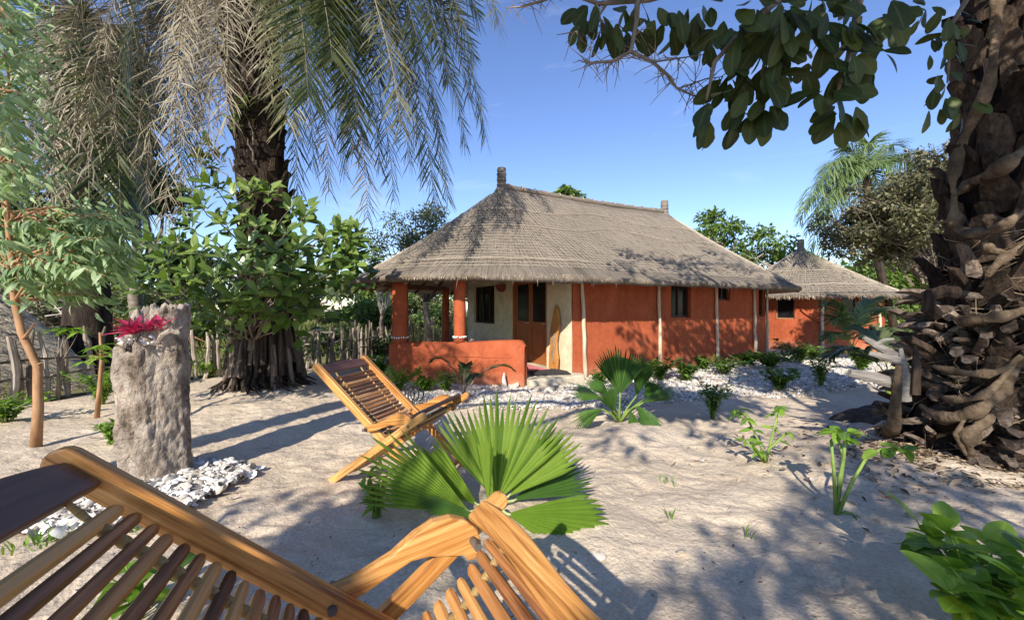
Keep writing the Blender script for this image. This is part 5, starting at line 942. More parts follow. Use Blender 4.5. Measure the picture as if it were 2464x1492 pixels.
for px, py, Y, rp_, n_ in vis:
    c_ = at(px, py, Y); r = rp_ / FOC * Y; u = rand_unit(n_) * (rng.random(n_) ** .4)[:, None] * r * .75; pos = np.array(c_) + u
    d = u / r * .8 + rand_unit(n_) * .5 + np.array([0, 0, -.75]); nn = rand_unit(n_) * .8 + np.array([0, -1., .5]); VP.append(pos); VM.append(frames(d, nn)); VS.append(rng.uniform(.10, .165, n_))
leaf_objs(me_can, np.concatenate(VP), np.concatenate(VM), np.concatenate(VS), fig)
for pts, r0, r1 in (([(2420, -90, 2.9), (2150, -60, 2.3), (1900, -20, 2.0), (1800, 60, 1.95), (1720, 150, 1.95), (1700, 240, 1.92)], .03, .006), ([(2080, -50, 2.1), (2060, 40, 1.95), (2040, 140, 1.92), (2010, 240, 1.92)], .02, .006), ([(1900, -60, 2.2), (1700, -40, 2.25), (1560, 0, 2.25), (1440, 10, 2.3), (1380, -10, 2.3)], .025, .008), ([(1800, 60, 1.95), (1840, 150, 1.95), (1820, 240, 2.0)], .012, .005), ([(2350, -40, 3.0), (2290, 60, 2.95), (2280, 200, 2.92)], .02, .006),
                    ([(1535, -30, 2.2), (1532, 50, 2.2), (1518, 125, 2.2), (1475, 148, 2.2), (1430, 152, 2.2), (1400, 150, 2.2)], .017, .003), ([(1518, 125, 2.2), (1570, 150, 2.2), (1605, 180, 2.2), (1630, 215, 2.2), (1690, 240, 2.2)], .012, .003), ([(1480, -20, 2.3), (1440, 40, 2.3), (1400, 75, 2.3), (1340, 85, 2.3)], .010, .002), ([(1360, -20, 2.4), (1300, 5, 2.4), (1250, 18, 2.4), (1215, 20, 2.4)], .012, .002), ([(1440, 40, 2.3), (1475, 95, 2.3), (1490, 150, 2.3)], .006, .002), ([(1570, 150, 2.2), (1640, 140, 2.2), (1710, 130, 2.2)], .006, .002), ([(1630, 215, 2.2), (1700, 190, 2.2), (1740, 185, 2.2)], .005, .002)):
    P = [at(*p) for p in pts]; limb(fig, P, r0, r1, M_TWIG)
    if r1 < .004:
        sp = MB()
        for k in range(int(7 * len(P))):
            i = random.randrange(len(P) - 1); a = P[i].lerp(P[i + 1], random.random()); d = Vector((random.uniform(-1, 1), random.uniform(-.5, .5), random.uniform(-1.1, .7))).normalized(); l = random.uniform(.04, .17); sp.tube([a, a + d * l * .5 + Vector((random.uniform(-.01, .01), 0, random.uniform(-.01, .01))), a + d * l + Vector((0, 0, -.02 * random.random()))], [.003, .0022, .0012], 4)
        tag(sp.obj('spiky_twigs', M_TWIG, fig), kind='stuff')
# litter and soil round the trunk
so = MB(); c_ = gp(2105, 1018)
for k in range(1): pass
nn_ = 26; V = []; F = []
for i in range(9):
    r = i / 8
    for k in range(nn_):
        a = 2 * math.pi * k / nn_; rr_ = r * (.42 + .1 * math.sin(a * 3) + .05 * math.sin(a * 7)); x = c_.x + .12 + math.cos(a) * rr_ * 1.2; y = c_.y + math.sin(a) * rr_; V.append((x, y, zg(x, y) + (.20 * (1 - r * r) + .04 * random.uniform(-1, 1) * (1 - r)) - (.03 if i == 8 else 0)))
F = [(i * nn_ + k, i * nn_ + (k + 1) % nn_, (i + 1) * nn_ + (k + 1) % nn_, (i + 1) * nn_ + k) for i in range(8) for k in range(nn_)]
so.add(V, F); o = so.obj('soil_heap', M_SOIL, None, True); tag(o, 'heap of dark soil against the foot of the root-wrapped trunk', 'soil heap')
N = 2600; a = rng.uniform(0, 6.28, N); r = np.abs(rng.normal(0, .62, N)) + .12; px_ = tr.x - .12 + np.cos(a) * r * 1.15; py_ = tr.y - .1 + np.sin(a) * r * .9
pz = np.array([zg(float(x), float(y)) for x, y in zip(px_, py_)]) + rng.uniform(.004, .03, N); d = rand_unit(N) * [1, 1, .25]; scatter('leaf_litter', T_SML, np.stack([px_, py_, pz], 1), frames(d, rand_unit(N) * .5 + [0, 0, 1]), rng.uniform(.03, .11, N), M_LITTER)
# ------------------------------------------------------------------ broad-leaved fig shrub on the palm foot
fs = pb + Vector((0.0, -0.62, 0)); shrub = thing('fig_shrub', 'large glossy broad-leaved fig shrub growing against the tall palm trunk', 'shrub', tuple(fs))
me_fig = tpl_meshes('leaf', [leaf_tpl(.23, P_OBOV, 8, .10, .12, 60 + k, .06, 1.8) for k in range(4)], F_FIG)
TW = [(600, 450, 6.5), (560, 470, 6.4), (650, 460, 6.5), (700, 500, 6.4), (735, 520, 6.3), (690, 560, 6.2), (620, 540, 6.2), (540, 530, 6.2), (480, 490, 6.3), (450, 540, 6.2), (420, 580, 6.1), (365, 580, 6.2), (390, 620, 6.0), (470, 600, 5.9), (540, 610, 5.8), (600, 590, 5.8), (660, 600, 5.8), (720, 590, 6.0), (780, 570, 6.2), (820, 545, 6.3), (800, 610, 6.1), (840, 600, 6.2), (860, 630, 6.2), (760, 640, 6.0), (820, 650, 6.1), (700, 650, 5.8), (640, 650, 5.6), (580, 650, 5.6), (520, 660, 5.6), (460, 660, 5.8), (400, 670, 5.9), (350, 650, 6.0), (330, 690, 6.0), (430, 700, 5.8), (500, 710, 5.6), (560, 715, 5.5), (620, 700, 5.5), (680, 700, 5.7), (740, 690, 6.0), (590, 740, 5.7), (530, 750, 5.8), (470, 740, 5.9), (690, 740, 6.0), (650, 760, 6.0), (500, 440, 6.6), (490, 380, 6.9), (590, 250, 6.85), (570, 290, 6.85), (505, 350, 6.9), (740, 740, 6.1), (480, 780, 6.1), (820, 560, 6.3), (845, 575, 6.2)]
FP, FM, FS = [], [], []
for px, py, Y in TW:
    c_ = at(px, py, Y); n_ = 9; t0 = Vector((pb.x + .0, pb.y - .35, max(1.0, c_.z - .7))); ax = (c_ - t0).normalized(); br = MB(); br.tube(wob(t0, c_, 6, .05), [.022, .018, .014, .011, .008, .005], 5); br.obj('branch', M_TWIG, shrub, True)
    tipd = Vector((ax.x * .6, -.45, .55)).normalized(); u_ = tipd.orthogonal().normalized(); w_ = tipd.cross(u_)
    for k in range(n_):
        a = k * 2.399; op = .5 + .9 * (k / n_); d = tipd * math.cos(op) + (u_ * math.cos(a) + w_ * math.sin(a)) * math.sin(op); FP.append(c_ + Vector((0, 0, 0)) - tipd * .05 * (k / n_) * 3 + d * .02); nrm = (tipd * .8 + Vector((-.25, -.8, .6)) + Vector((random.gauss(0, .25), random.gauss(0, .25), 0))); FM.append((d + Vector((0, 0, -.12)), nrm)); FS.append(random.uniform(.19, .29))
FP = np.array(FP); FD = np.array([a for a, b_ in FM]); FN = np.array([b_ for a, b_ in FM]); MX = frames(FD, FN); FS = np.array(FS); k_ = np.arange(len(FP)) % 4 != 3
leaf_objs(me_fig, FP[k_], MX[k_], FS[k_], shrub); scatter('inner_leaves', T_SM, np.concatenate([FP[~k_], FP + rng.normal(0, .12, FP.shape) + [0, .25, -.05]]), np.concatenate([MX[~k_], MX]), np.concatenate([FS[~k_], FS]), F_FIG, shrub)
# ------------------------------------------------------------------ pale-leaved tree at far left with its orange stem
eb = gp(86, 1072); euc = thing('pale_leafed_tree', 'slender tree with a crooked orange stem and drooping pale bluish leaves', 'tree', tuple(eb)); Ye = eb.y
stem = [eb + Vector((0, 0, -.05)), at(92, 980, Ye), at(90, 880, Ye), at(70, 840, Ye), at(52, 800, Ye), at(35, 725, Ye), at(30, 640, Ye), at(20, 540, Ye), at(10, 420, Ye - .1), at(0, 260, Ye - .3), at(-10, 60, Ye - .6)]
mb = MB(); mb.tube(stem, [.044, .040, .036, .034, .032, .028, .026, .024, .022, .02, .018], 9, jit=.06); mb.obj('trunk', M_SAPLING, euc, True)
limb(euc, [at(52, 822, Ye), at(68, 800, Ye - .05), at(84, 775, Ye - .1)], .018, .006, M_SAPLING); limb(euc, [at(90, 878, Ye), at(100, 872, Ye - .05)], .012, .004, M_SAPLING)
me_euc = tpl_meshes('leaf', [leaf_tpl(.20, P_LANC, 6, .10, .25 + .1 * k, k) for k in range(4)], F_EUC)
EP, ED, EN, ES = [], [], [], []
TWIGS = []
for k in range(78): TWIGS.append((random.uniform(0, 310), 700 - 200 * random.random() ** .8, random.uniform(3.7, 4.7)))
for k in range(10): TWIGS.append((random.uniform(150, 330), random.uniform(530, 720), random.uniform(4.4, 5.0)))
for k in range(20): TWIGS.append((random.uniform(-20, 65), random.uniform(230, 480), random.uniform(2.9, 3.6)))
for k in range(20): TWIGS.append((random.uniform(-30, 75), random.uniform(-30, 240), random.uniform(3.0, 3.8)))
for px, py, Y in TWIGS:
    c_ = at(px, py, Y); s_ = min(stem[5:], key=lambda q: (q - c_).length + abs(q.z - c_.z)); t_ = MB(); pts = wob(s_, c_, 6, .05, -.08); t_.tube(pts, [.014, .011, .009, .007, .005, .003], 5); t_.obj('branch', M_SAPLING, euc, True)
    ax = (pts[-1] - pts[-3]).normalized(); sd = ax.cross(Vector((0, 0, 1))).normalized()
    for k in range(11):
        t = k / 10; p = pts[-3].lerp(pts[-1], t); s = 1 if k % 2 else -1; EP.append(p); ED.append(ax * .35 + sd * s * .7 + Vector((random.gauss(0, .5), random.gauss(0, .4), -.75 + random.gauss(0, .35)))); EN.append(Vector((random.gauss(-.3, .4), -.9, .6))); ES.append(random.uniform(.11, .18) * (.72 if Y < 3.7 else 1))
EP = np.array(EP); MX = frames(np.array(ED), np.array(EN)); ES = np.array(ES); idx = np.argsort(EP[:, 1]); big = np.zeros(len(EP), bool); big[idx[:150]] = True; big[rng.choice(len(EP), 190, replace=False)] = True; bi = np.where(big)[0][:300]; big[:] = False; big[bi] = True
leaf_objs(me_euc, EP[big], MX[big], ES[big], euc); scatter('leaves', T_LANC, np.concatenate([EP[~big], EP + rng.normal(0, .1, EP.shape) + [0, .1, 0]]), np.concatenate([MX[~big], MX]), np.concatenate([ES[~big], ES * .9]), F_EUC, euc)
# saplings by the fence
def sapling(name, label, pts, r0, tops, mat_leaf, mat_stem, ll=.12, n=9):
    base = pts[0]; root = thing(name, label, 'sapling', tuple(base)); mb = MB(); mb.tube(pts, [r0 * (1 - .6 * i / (len(pts) - 1)) for i in range(len(pts))], 7, jit=.05); mb.obj('stem', mat_stem, root, True)
    P, D, NN, S = [], [], [], []
    for c_ in tops:
        limb(root, wob(pts[-2], c_, 4, .02), .008, .003, mat_stem, 'branch')
        for k in range(n): a = k * 2.399; P.append(c_); D.append((math.cos(a), math.sin(a), random.uniform(-.35, .3))); NN.append((random.gauss(0, .2), random.gauss(0, .2), 1)); S.append(random.uniform(.7, 1.2) * ll)
    scatter('leaves', T_LANC, np.array(P), frames(np.array(D, float), np.array(NN, float)), np.array(S), mat_leaf, root); return root
b = gp(233, 1006); sapling('sapling', 'thin orange-stemmed sapling with yellow-green leaves left of the stump', [b, at(240, 930, b.y), at(245, 860, b.y), at(240, 800, b.y)], .032, [at(x, y, b.y + random.uniform(-.3, .3)) for x, y in ((235, 860), (260, 850), (215, 855), (245, 830), (270, 840), (225, 835), (205, 870))], F_SHRUB, M_SAPLING, .15)
b = gp(140, 962); sapling('sapling', 'thin dark-stemmed sapling with a flat yellow-green leaf crown by the fence', [b, at(140, 880, b.y), at(142, 810, b.y)], .025, [at(x, y, b.y) for x, y in ((125, 795), (150, 790), (170, 792), (190, 798))], F_SHRUB, M_TWIG, .2)
b = gp(437, 905); sapling('sapling', 'thin sapling with flat yellow-green leaf layers between stump and tall palm', [b, at(440, 860, b.y), at(445, 800, b.y), at(442, 760, b.y)], .035, [at(x, y, b.y + random.uniform(-.3, .3)) for x, y in ((450, 835), (480, 838), (510, 832), (470, 850), (440, 830), (530, 840))], F_SHRUB, M_SAPLING, .22)
# ------------------------------------------------------------------ hollow stump planter with bromeliad, shells
sc_ = Vector((-2.90, 3.27, 0)); sc_.z = zg(sc_.x, sc_.y); stump = thing('hollow_stump', 'tall hollow grey tree stump used as a planter on white shells', 'stump', tuple(sc_))
na, nz_ = 110, 100; V = []
def rim(a):   # a: azimuth seen from camera: -pi/2 front
    f = max(0, math.cos(a - (-math.pi * .66))) ** 1.5; return 1.60 - .34 * min(1, f * 1.5) + .018 * math.sin(a * 9) + .012 * math.sin(a * 23)
def sprof(a, z): 
    h = max(0.0, z - sc_.z); r = .212 + .022 * (h / 1.4) ** 1.5 + .03 * math.exp(-h / .08) + .012 * math.sin(a * 3 + 1) + .01 * math.sin(a * 5 + h * 2)
    r += .026 * float(fbm(np.array(a * 2.2 + 20), np.array(h * 4.5), 91, 4)) + .028 * abs(float(fbm(np.array(a * 5 + 20), np.array(h * 7), 93, 3)))
    q = abs(float(fbm(np.array(a * 3.2 + 11), np.array(h * 1.1 + 4), 97, 3))); r -= .017 * max(0, 1 - q / .045); q = abs(float(fbm(np.array(a * 2.2 + 31), np.array(h * 5 + 4), 99, 3))); r -= .009 * max(0, 1 - q / .03); return r
for j in range(nz_):
    for i in range(na):
        a = 2 * math.pi * i / na; zt = rim(a); z = sc_.z - .04 + (zt - sc_.z + .04) * j / (nz_ - 1); wr = sprof(a % (2 * math.pi), z) if i else sprof(0, z); e = .5 - .5 * math.cos(2 * math.pi * i / na); V.append((sc_.x - .03 * (z - sc_.z) + math.cos(a) * wr, sc_.y + math.sin(a) * wr, z))
for f_, dz in ((.86, .012), (.78, -.02), (.72, -.22)):
    for i in range(na): a = 2 * math.pi * i / na; zt = rim(a); wr = sprof(a, zt); V.append((sc_.x - .03 * (zt - sc_.z) + math.cos(a) * wr * f_, sc_.y + math.sin(a) * wr * f_, zt + dz + .01 * math.sin(i * 3.1)))
rows_ = nz_ + 3; F = [(j * na + i, j * na + (i + 1) % na, (j + 1) * na + (i + 1) % na, (j + 1) * na + i) for j in range(rows_ - 1) for i in range(na)] + [tuple((rows_ - 1) * na + i for i in range(na))]
mb = MB(); mb.add(V, F); mb.obj('trunk', M_BARK, stump, True)
mb = MB(); mb.tube([at(378, 828, 3.03), at(392, 806, 3.02), at(410, 795, 3.0), at(426, 800, 3.02), at(436, 790, 3.1)], [.012, .022, .02, .022, .015], 7, jit=.2); mb.obj('bark_lip', M_BARK, stump)
M_CRACK = pmat('dark bark crack', [(0.3, (0.008, 0.006, 0.005)), (0.7, (0.035, 0.025, 0.02))], scale=20, rough=1.0)
def oncyl(px, py, off=0.0):
    Y = 3.02
    for _ in range(20):
        p = at(px, py, Y); a = math.atan2(Y - sc_.y, p.x - sc_.x + .03 * (p.z - sc_.z)); r = sprof(a % (2 * math.pi), p.z) + off; dx = max(-r * .97, min(r * .97, p.x - sc_.x + .03 * (p.z - sc_.z))); Y = sc_.y - math.sqrt(r * r - dx * dx)
    return at(px, py, Y)
bc = at(330, 800, 3.05); brom = thing('bromeliad', 'small magenta bromeliad growing in the hollow stump top', 'plant', tuple(bc))
bt = [leaf_tpl(.15, P_LANC, 5, .2, .2 + .12 * k, k) for k in range(3)]; me_b = tpl_meshes('leaf', bt, M_MAGENTA); P, D, NN, S = [], [], [], []
for cx, cy, n_, s_ in ((322, 806, 24, .165), (362, 798, 10, .13), (386, 790, 7, .12)):
    c_ = at(cx, cy, 3.05)
    for k in range(n_): a = k * 2.399; op = .25 + 1.05 * k / n_; P.append(c_); D.append((math.sin(op) * math.cos(a), math.sin(op) * math.sin(a) - .15, math.cos(op))); NN.append((-math.cos(a), -math.sin(a), .6)); S.append(s_ * random.uniform(.8, 1.15))
leaf_objs(me_b, np.array(P), frames(np.array(D, float), np.array(NN, float)), np.array(S), brom)
def shellbed(name, label, pts, smin, smax, big=0, parent=None):
    """pts: list of positions; overlapping cupped valves"""
    tv = np.array([v.co[:] for v in me_sh[0].vertices]); tf = np.array([p.vertices[:] for p in me_sh[0].polygons]); N = len(pts)
    n_ = rand_unit(N) * .55 + np.where(rng.random(N) < .5, 1., -1.)[:, None] * np.array([0, 0, 1.]); d = rand_unit(N); o = scatter(name, (tv, tf), np.array(pts), frames(d, n_), rng.uniform(smin, smax, N) * np.where(rng.random(N) < .12, 1.5, 1), M_SHELL); tag(o, label, 'shells'); return o
def inpoly(x, y, poly):
    c = False; j = len(poly) - 1
    for i in range(len(poly)):
        if (poly[i][1] > y) != (poly[j][1] > y) and x < (poly[j][0] - poly[i][0]) * (y - poly[i][1]) / (poly[j][1] - poly[i][1] + 1e-12) + poly[i][0]: c = not c
        j = i
    return c
def fill(poly, n, zf, zj=.02, soft=.0):
    xs = [p[0] for p in poly]; ys = [p[1] for p in poly]; out = []
    while len(out) < n:
        x = random.uniform(min(xs), max(xs)); y = random.uniform(min(ys), max(ys))
        if inpoly(x + random.gauss(0, soft), y + random.gauss(0, soft), poly): out.append((x, y, zf(x, y) + random.uniform(0, zj)))
    return out
sp_ = [gp(x, y) for x, y in ((60, 1282), (130, 1225), (230, 1185), (300, 1150), (445, 1128), (520, 1118), (592, 1135), (575, 1165), (500, 1200), (430, 1240), (330, 1275), (200, 1300))]
spoly = [(p.x, p.y) for p in sp_]
shellbed('stump_shells', 'bed of white sea shells heaped round the stump foot', fill(spoly, 1900, lambda x, y: zg(x, y) + .02 + .03 * math.exp(-((x - sc_.x) ** 2 + (y - sc_.y) ** 2) / .3), .03, .05), .035, .07)
shellbed('rim_shells', 'small white shells filling the hollow of the stump', [tuple(at(random.uniform(285, 375), random.uniform(812, 830), 3.06 + random.uniform(-.02, .1))) for k in range(45)], .02, .04)
# pale shell path along the hut
hp = [gp(x, y) for x, y in ((890, 905), (930, 945), (980, 972), (1080, 985), (1200, 985), (1330, 990), (1400, 985), (1560, 975), (1640, 968), (1760, 955), (1860, 960), (1960, 948), (2070, 935), (2150, 910), (2150, 880), (2050, 860))] + [Vector((x, y, 0)) for x, y in ((9.4, 14.2), (7.6, 11.6))]
inner = [wpath(s)[0] for s in np.linspace(8.5, 0, 14)] + [HH(0.4, 3.4, 0), HH(-1.1, 3.6, 0), PE + pn * .05, PA + pn * .05, PA + Vector((-.6, .6, 0))]
hpoly = [(p.x, p.y) for p in hp] + [(p.x, p.y) for p in inner]
shellbed('shell_path', 'broad band of pale crushed shells along the foot of the long hut', fill(hpoly, 24000, lambda x, y: zg(x, y) + .014, .014, .07), .022, .045)
pth = MB(); gx = np.arange(-4, 11, .18); gy = np.arange(5, 16, .18)
tri_s = [(p[0], p[1]) for p in hpoly]
vid = {}
for x in gx:
    for y in gy:
        if inpoly(x + .09, y + .09, tri_s) and inpoly(x - .1, y - .1, tri_s) and inpoly(x + .3, y - .1, tri_s) and inpoly(x - .1, y + .3, tri_s):
            ids = []
            for a, b_ in ((x, y), (x + .18, y), (x + .18, y + .18), (x, y + .18)):
                k = (round(a, 3), round(b_, 3))
                if k not in vid: vid[k] = len(pth.v); pth.v.append((a, b_, zg(a, b_) + .018)); pth.r.append(.5)
                ids.append(vid[k])
            pth.f.append(tuple(ids))
M_GRIT = pmat('shell grit', [(0.3, (0.38, 0.35, 0.31)), (0.7, (0.74, 0.70, 0.64))], scale=45, detail=5, rough=.9, bump=.8, bscale=40)
tag(pth.obj('shell_grit_path', M_GRIT), kind='structure')
# single loose shells on the sand
lo_spots = [(118, 1270, 'near the bottom left grass tuft'), (470, 1290, 'right of the stump shells'), (1950, 1155, 'in front of the root-wrapped trunk'), (1640, 1335, 'on the shaded sand at lower centre'), (2065, 1190, 'beside the green stalk plant'), (1440, 1345, 'right of the near chair arm'), (1690, 1110, 'on the branch shadow'), (560, 1200, 'off the edge of the stump shells'), (640, 1075, 'on the bare sand behind the stump'), (2020, 985, 'beside the dark soil heap'), (1000, 1165, 'behind the big fan palm')]
for x, y, w in lo_spots: p = gp(x, y); put_shell(p + Vector((0, 0, .012)), random.uniform(.045, .07), random.choice((0, R(180))) + random.uniform(-.3, .3), random.uniform(-.3, .3), random.uniform(0, 6), label='single white shell ' + w, group='loose shells on the sand')
# ------------------------------------------------------------------ shrubs
def shrub_plant(name, label, base, h, w, n, ll, mat, cat='shrub', stems=5, objs=False, tpl=None, stem_mat=None, group=None, seed=0, meshes=None, up=.35):
    root = thing(name, label, cat, tuple(base), 0, group); P, D, NN, S = [], [], [], []; r_ = random.Random(seed * 7 + 3)
    for s in range(stems):
        a = 6.283 * s / stems + r_.uniform(-.5, .5); sp = r_.uniform(.25, 1) * w * .5; e = Vector(base) + Vector((math.cos(a) * sp, math.sin(a) * sp, h * r_.uniform(.65, 1))); m_ = Vector(base).lerp(e, .5) + Vector((-math.cos(a) * sp * .2, -math.sin(a) * sp * .2, h * .08)); st_ = [Vector(base) + Vector((math.cos(a) * .02, math.sin(a) * .02, -.02)), m_, e]
        mb = MB(); mb.tube(st_, [.010 * (h / .5) ** .5, .008 * (h / .5) ** .5, .003], 5); mb.obj('stem', stem_mat or M_GREENST, root, True)
        for k in range(n // stems):
            t = r_.uniform(.12, 1) ** .8; p = (Vector(base).lerp(m_, t * 2) if t < .5 else m_.lerp(e, t * 2 - 1)); b_ = r_.uniform(0, 6.283); P.append(p); D.append((math.cos(b_), math.sin(b_), up + r_.gauss(0, .3) + (.5 if t > .9 else 0))); NN.append((r_.gauss(0, .25) - .3 * math.cos(b_), r_.gauss(0, .25) - .3 * math.sin(b_), 1)); S.append(ll * r_.uniform(.65, 1.25))
    P = np.array(P); MX = frames(np.array(D, float), np.array(NN, float)); S = np.array(S)
    if objs: leaf_objs(meshes, P, MX, S, root)
    else: scatter('leaves', tpl or T_SM, P, MX, S, mat, root)
    return root
me_oval = tpl_meshes('leaf', [leaf_tpl(.29, P_OVAL, 8, .12, .18 + .08 * k, 70 + k, .05, 1.3) for k in range(4)], F_SHRUB); me_lan = tpl_meshes('leaf', [leaf_tpl(.19, P_LANC, 5, .14, .2 + .1 * k, 80 + k, .05) for k in range(4)], F_SHRUB)
b = gp(2375, 1560); shrub_plant('broad_leaf_bush', 'bright green broad-leaved bush cut by the bottom right corner', b, .45, .78, 140, .145, F_SHRUB, stems=10, objs=True, meshes=me_oval, seed=1)
b = gp(905, 1252); shrub_plant('leafy_bush', 'small bright leafy bush between the far chair and the big fan palm', b, .34, .30, 84, .095, F_SHRUB, stems=7, objs=True, meshes=me_lan, seed=2)
b = gp(330, 1478); shrub_plant('broad_leaf_weed', 'broad green leaves showing through the slats of the near chair', b, .24, .36, 22, .13, F_SHRUB, stems=4, objs=True, meshes=me_oval, seed=3, up=.1)
# sparse plants on the right sand
def stalk_plant(label, base, stalks, mat, ll, meshes, seed):
    root = thing('stalk_plant', label, 'plant', tuple(base)); P, D, NN, S = [], [], [], []; r_ = random.Random(seed)
    for pts, ls in stalks:
        mb = MB(); mb.tube([Vector(base) + Vector((0, 0, -.02))] + pts, [.013, .011, .009, .005][:len(pts) + 1] if len(pts) < 4 else [.013, .011, .01, .008, .005][:len(pts) + 1], 6); mb.obj('stem', M_GREENST, root, True)
        for (t, n_) in ls:
            i = min(int(t * (len(pts) - 1)), len(pts) - 2) if len(pts) > 1 else 0; p = pts[i].lerp(pts[i + 1], t * (len(pts) - 1) - i) if len(pts) > 1 else pts[0]
            for k in range(n_): a = r_.uniform(0, 6.28); P.append(p + Vector((math.cos(a), math.sin(a), 0)) * .01); D.append((math.cos(a), math.sin(a), r_.gauss(-.05, .35))); NN.append((r_.gauss(0, .3), -.3 + r_.gauss(0, .3), 1)); S.append(ll * r_.uniform(.7, 1.25))
    leaf_objs(meshes, np.array(P), frames(np.array(D, float), np.array(NN, float)), np.array(S), root)
b = gp(2012, 1238); Yb = b.y
stalk_plant('green stalk plant with few leaves on the sand left of the trunk', b, [([at(2006, 1130, Yb), at(2000, 1060, Yb)], []), ([at(2030, 1100, Yb), at(2035, 1040, Yb - .05)], [(1, 9), (.8, 5)]), ([at(2050, 1160, Yb - .05), at(2085, 1100, Yb), at(2120, 1080, Yb), at(2170, 1080, Yb)], [(.45, 1), (.6, 2), (.8, 3), (1, 9)]), ([at(2020, 1150, Yb), at(2030, 1100, Yb), at(2012, 1040, Yb)], [(1, 8)]), ([at(2035, 1232, Yb), at(2050, 1235, Yb)], [(1, 1)])], F_SHRUBD, .09, me_oval, 5)
b = gp(1842, 1110); Yb = b.y
stalk_plant('sparse yellow-green plant with twisted stems on the sunny sand', b, [([at(1830, 1070, Yb), at(1800, 1010, Yb), at(1775, 985, Yb)], [(.3, 3), (.6, 5), (.85, 5), (1, 5)]), ([at(1855, 1060, Yb), at(1868, 1010, Yb), at(1875, 978, Yb)], [(.3, 3), (.7, 5), (1, 8)]), ([at(1820, 1090, Yb - .1), at(1795, 1060, Yb - .1)], [(.6, 4), (1, 6)]), ([at(1850, 1080, Yb - .1), at(1895, 1040, Yb - .1)], [(.5, 2), (1, 4)]), ([at(1840, 1100, Yb - .1), at(1830, 1085, Yb - .1)], [(1, 5)])], F_SHRUB, .10, me_lan, 6)
SH = [(1715, 1004, 100, 85, 'leafy green bush right of the darker fan palm', 1), (1875, 944, 60, 70, 'dark leafy bush on the shell path, left of the narrow one', 1), (1975, 932, 80, 52, 'narrow upright bush on the shell path near the far hut', 1), (1652, 918, 42, 75, 'low leafy bush at the red wall under the large window', 1), (1742, 902, 42, 110, 'wide low bush at the red wall under the small window', 1), (1588, 916, 50, 60, 'leafy bush behind the darker fan palm, at the second wall pole', 1), (1442, 926, 34, 46, 'small bush at the red wall beside the step', 1), (1852, 892, 46, 80, 'dense bush at the right end of the long hut', 1), (1922, 876, 54, 80, 'dense bush between the two huts', 1), (2072, 894, 56, 50, 'leafy bush below the coconut seedling', 1), (958, 944, 64, 90, 'bright bush at the left corner of the porch wall', 0), (1022, 944, 34, 46, 'small yellow-green bush before the porch wall, beside the corner bush', 0), (1072, 944, 46, 50, 'yellow-green bush at the porch wall left of the cycad', 0), (912, 900, 40, 60, 'bush by the fence behind the porch corner', 0), (245, 975, 90, 110, 'leafy bush at the fence behind the stump', 0), (14, 1020, 70, 110, 'leafy bush at the left picture edge by the fence', 0), (505, 908, 42, 80, 'low leafy bush at the fence left of the tall palm', 0), (272, 1072, 62, 50, 'small pale weed just left of the stump', 0), (1955, 868, 34, 60, 'bush at the foot of the round hut wall', 1), (1800, 880, 30, 50, 'low bush at the third wall pole', 1), (1690, 890, 30, 40, 'little bush at the wall between two poles', 1)]
for k, (px, py, hp_, wp_, lb, dk) in enumerate(SH):
    b = gp(px, py); sc = b.y / FOC; near_ = hp_ > 60; shrub_plant('bush', lb, b, hp_ * sc, wp_ * sc * 1.35, int(230 + 2.4 * hp_ * wp_ / 60), max(.06, .0155 * b.y) if b.y > 4 else .07, F_SHRUBD if dk else F_SHRUB, stems=11, seed=k + 10, group='bushes round the yard', tpl=T_SM if k % 2 else T_SML, up=.3)
# little sprouts and a grass tuft in the sand
for k, (px, py, w) in enumerate(((1614, 1252, 'in the lit sand at centre right'), (1802, 1296, 'right of centre, near the shade edge'), (122, 1300, 'at the left below the stump shells'), (1610, 1165, 'near the middle of the yard'), (350, 1282, 'under the near chair rail'))):
    b = gp(px, py); g_ = MB(); n_ = 6 if k in (0, 1) else (60 if k == 2 else 10); sp = .012 if k < 2 else (.07 if k == 2 else .03)
    for q in range(n_):
        a = random.uniform(0, 6.28); s0 = b + Vector((random.gauss(0, sp), random.gauss(0, sp), 0)); h = random.uniform(.04, .09); e = s0 + Vector((math.cos(a) * h * .5, math.sin(a) * h * .5, h)); wv = Vector((-math.sin(a), math.cos(a), 0)) * .006; g_.cr = random.random(); mid = s0.lerp(e, .5) + Vector((0, 0, h * .15)); g_.add([s0 - wv * .6, s0 + wv * .6, mid + wv, mid - wv, e], [(0, 1, 2, 3), (3, 2, 4)])
    o = g_.obj('grass_sprout', F_SHRUB, None, origin=tuple(b)); o.location = b; tag(o, 'small green grass sprout ' + w, 'grass sprout', 'sprouts in the sand', 'stuff' if k > 1 else None)
# black strap loops by the far chair
b = gp(992, 972); sl = thing('strap_coil', 'black strap loops standing behind the far deck chair arm', 'strap', tuple(b))
for k in range(3):
    mb = MB(); pts = []
    for i in range(17): a = 2 * math.pi * i / 16; pts.append(b + Vector((math.cos(a) * (.07 + .015 * k) + .05 * k - .04, .03 * k + .02 * math.sin(a), .14 + math.sin(a) * (.13 - .01 * k))))
    mb.tube(pts, .011, 6, flat=.6); mb.obj('loop', M_BLACK, sl, True)
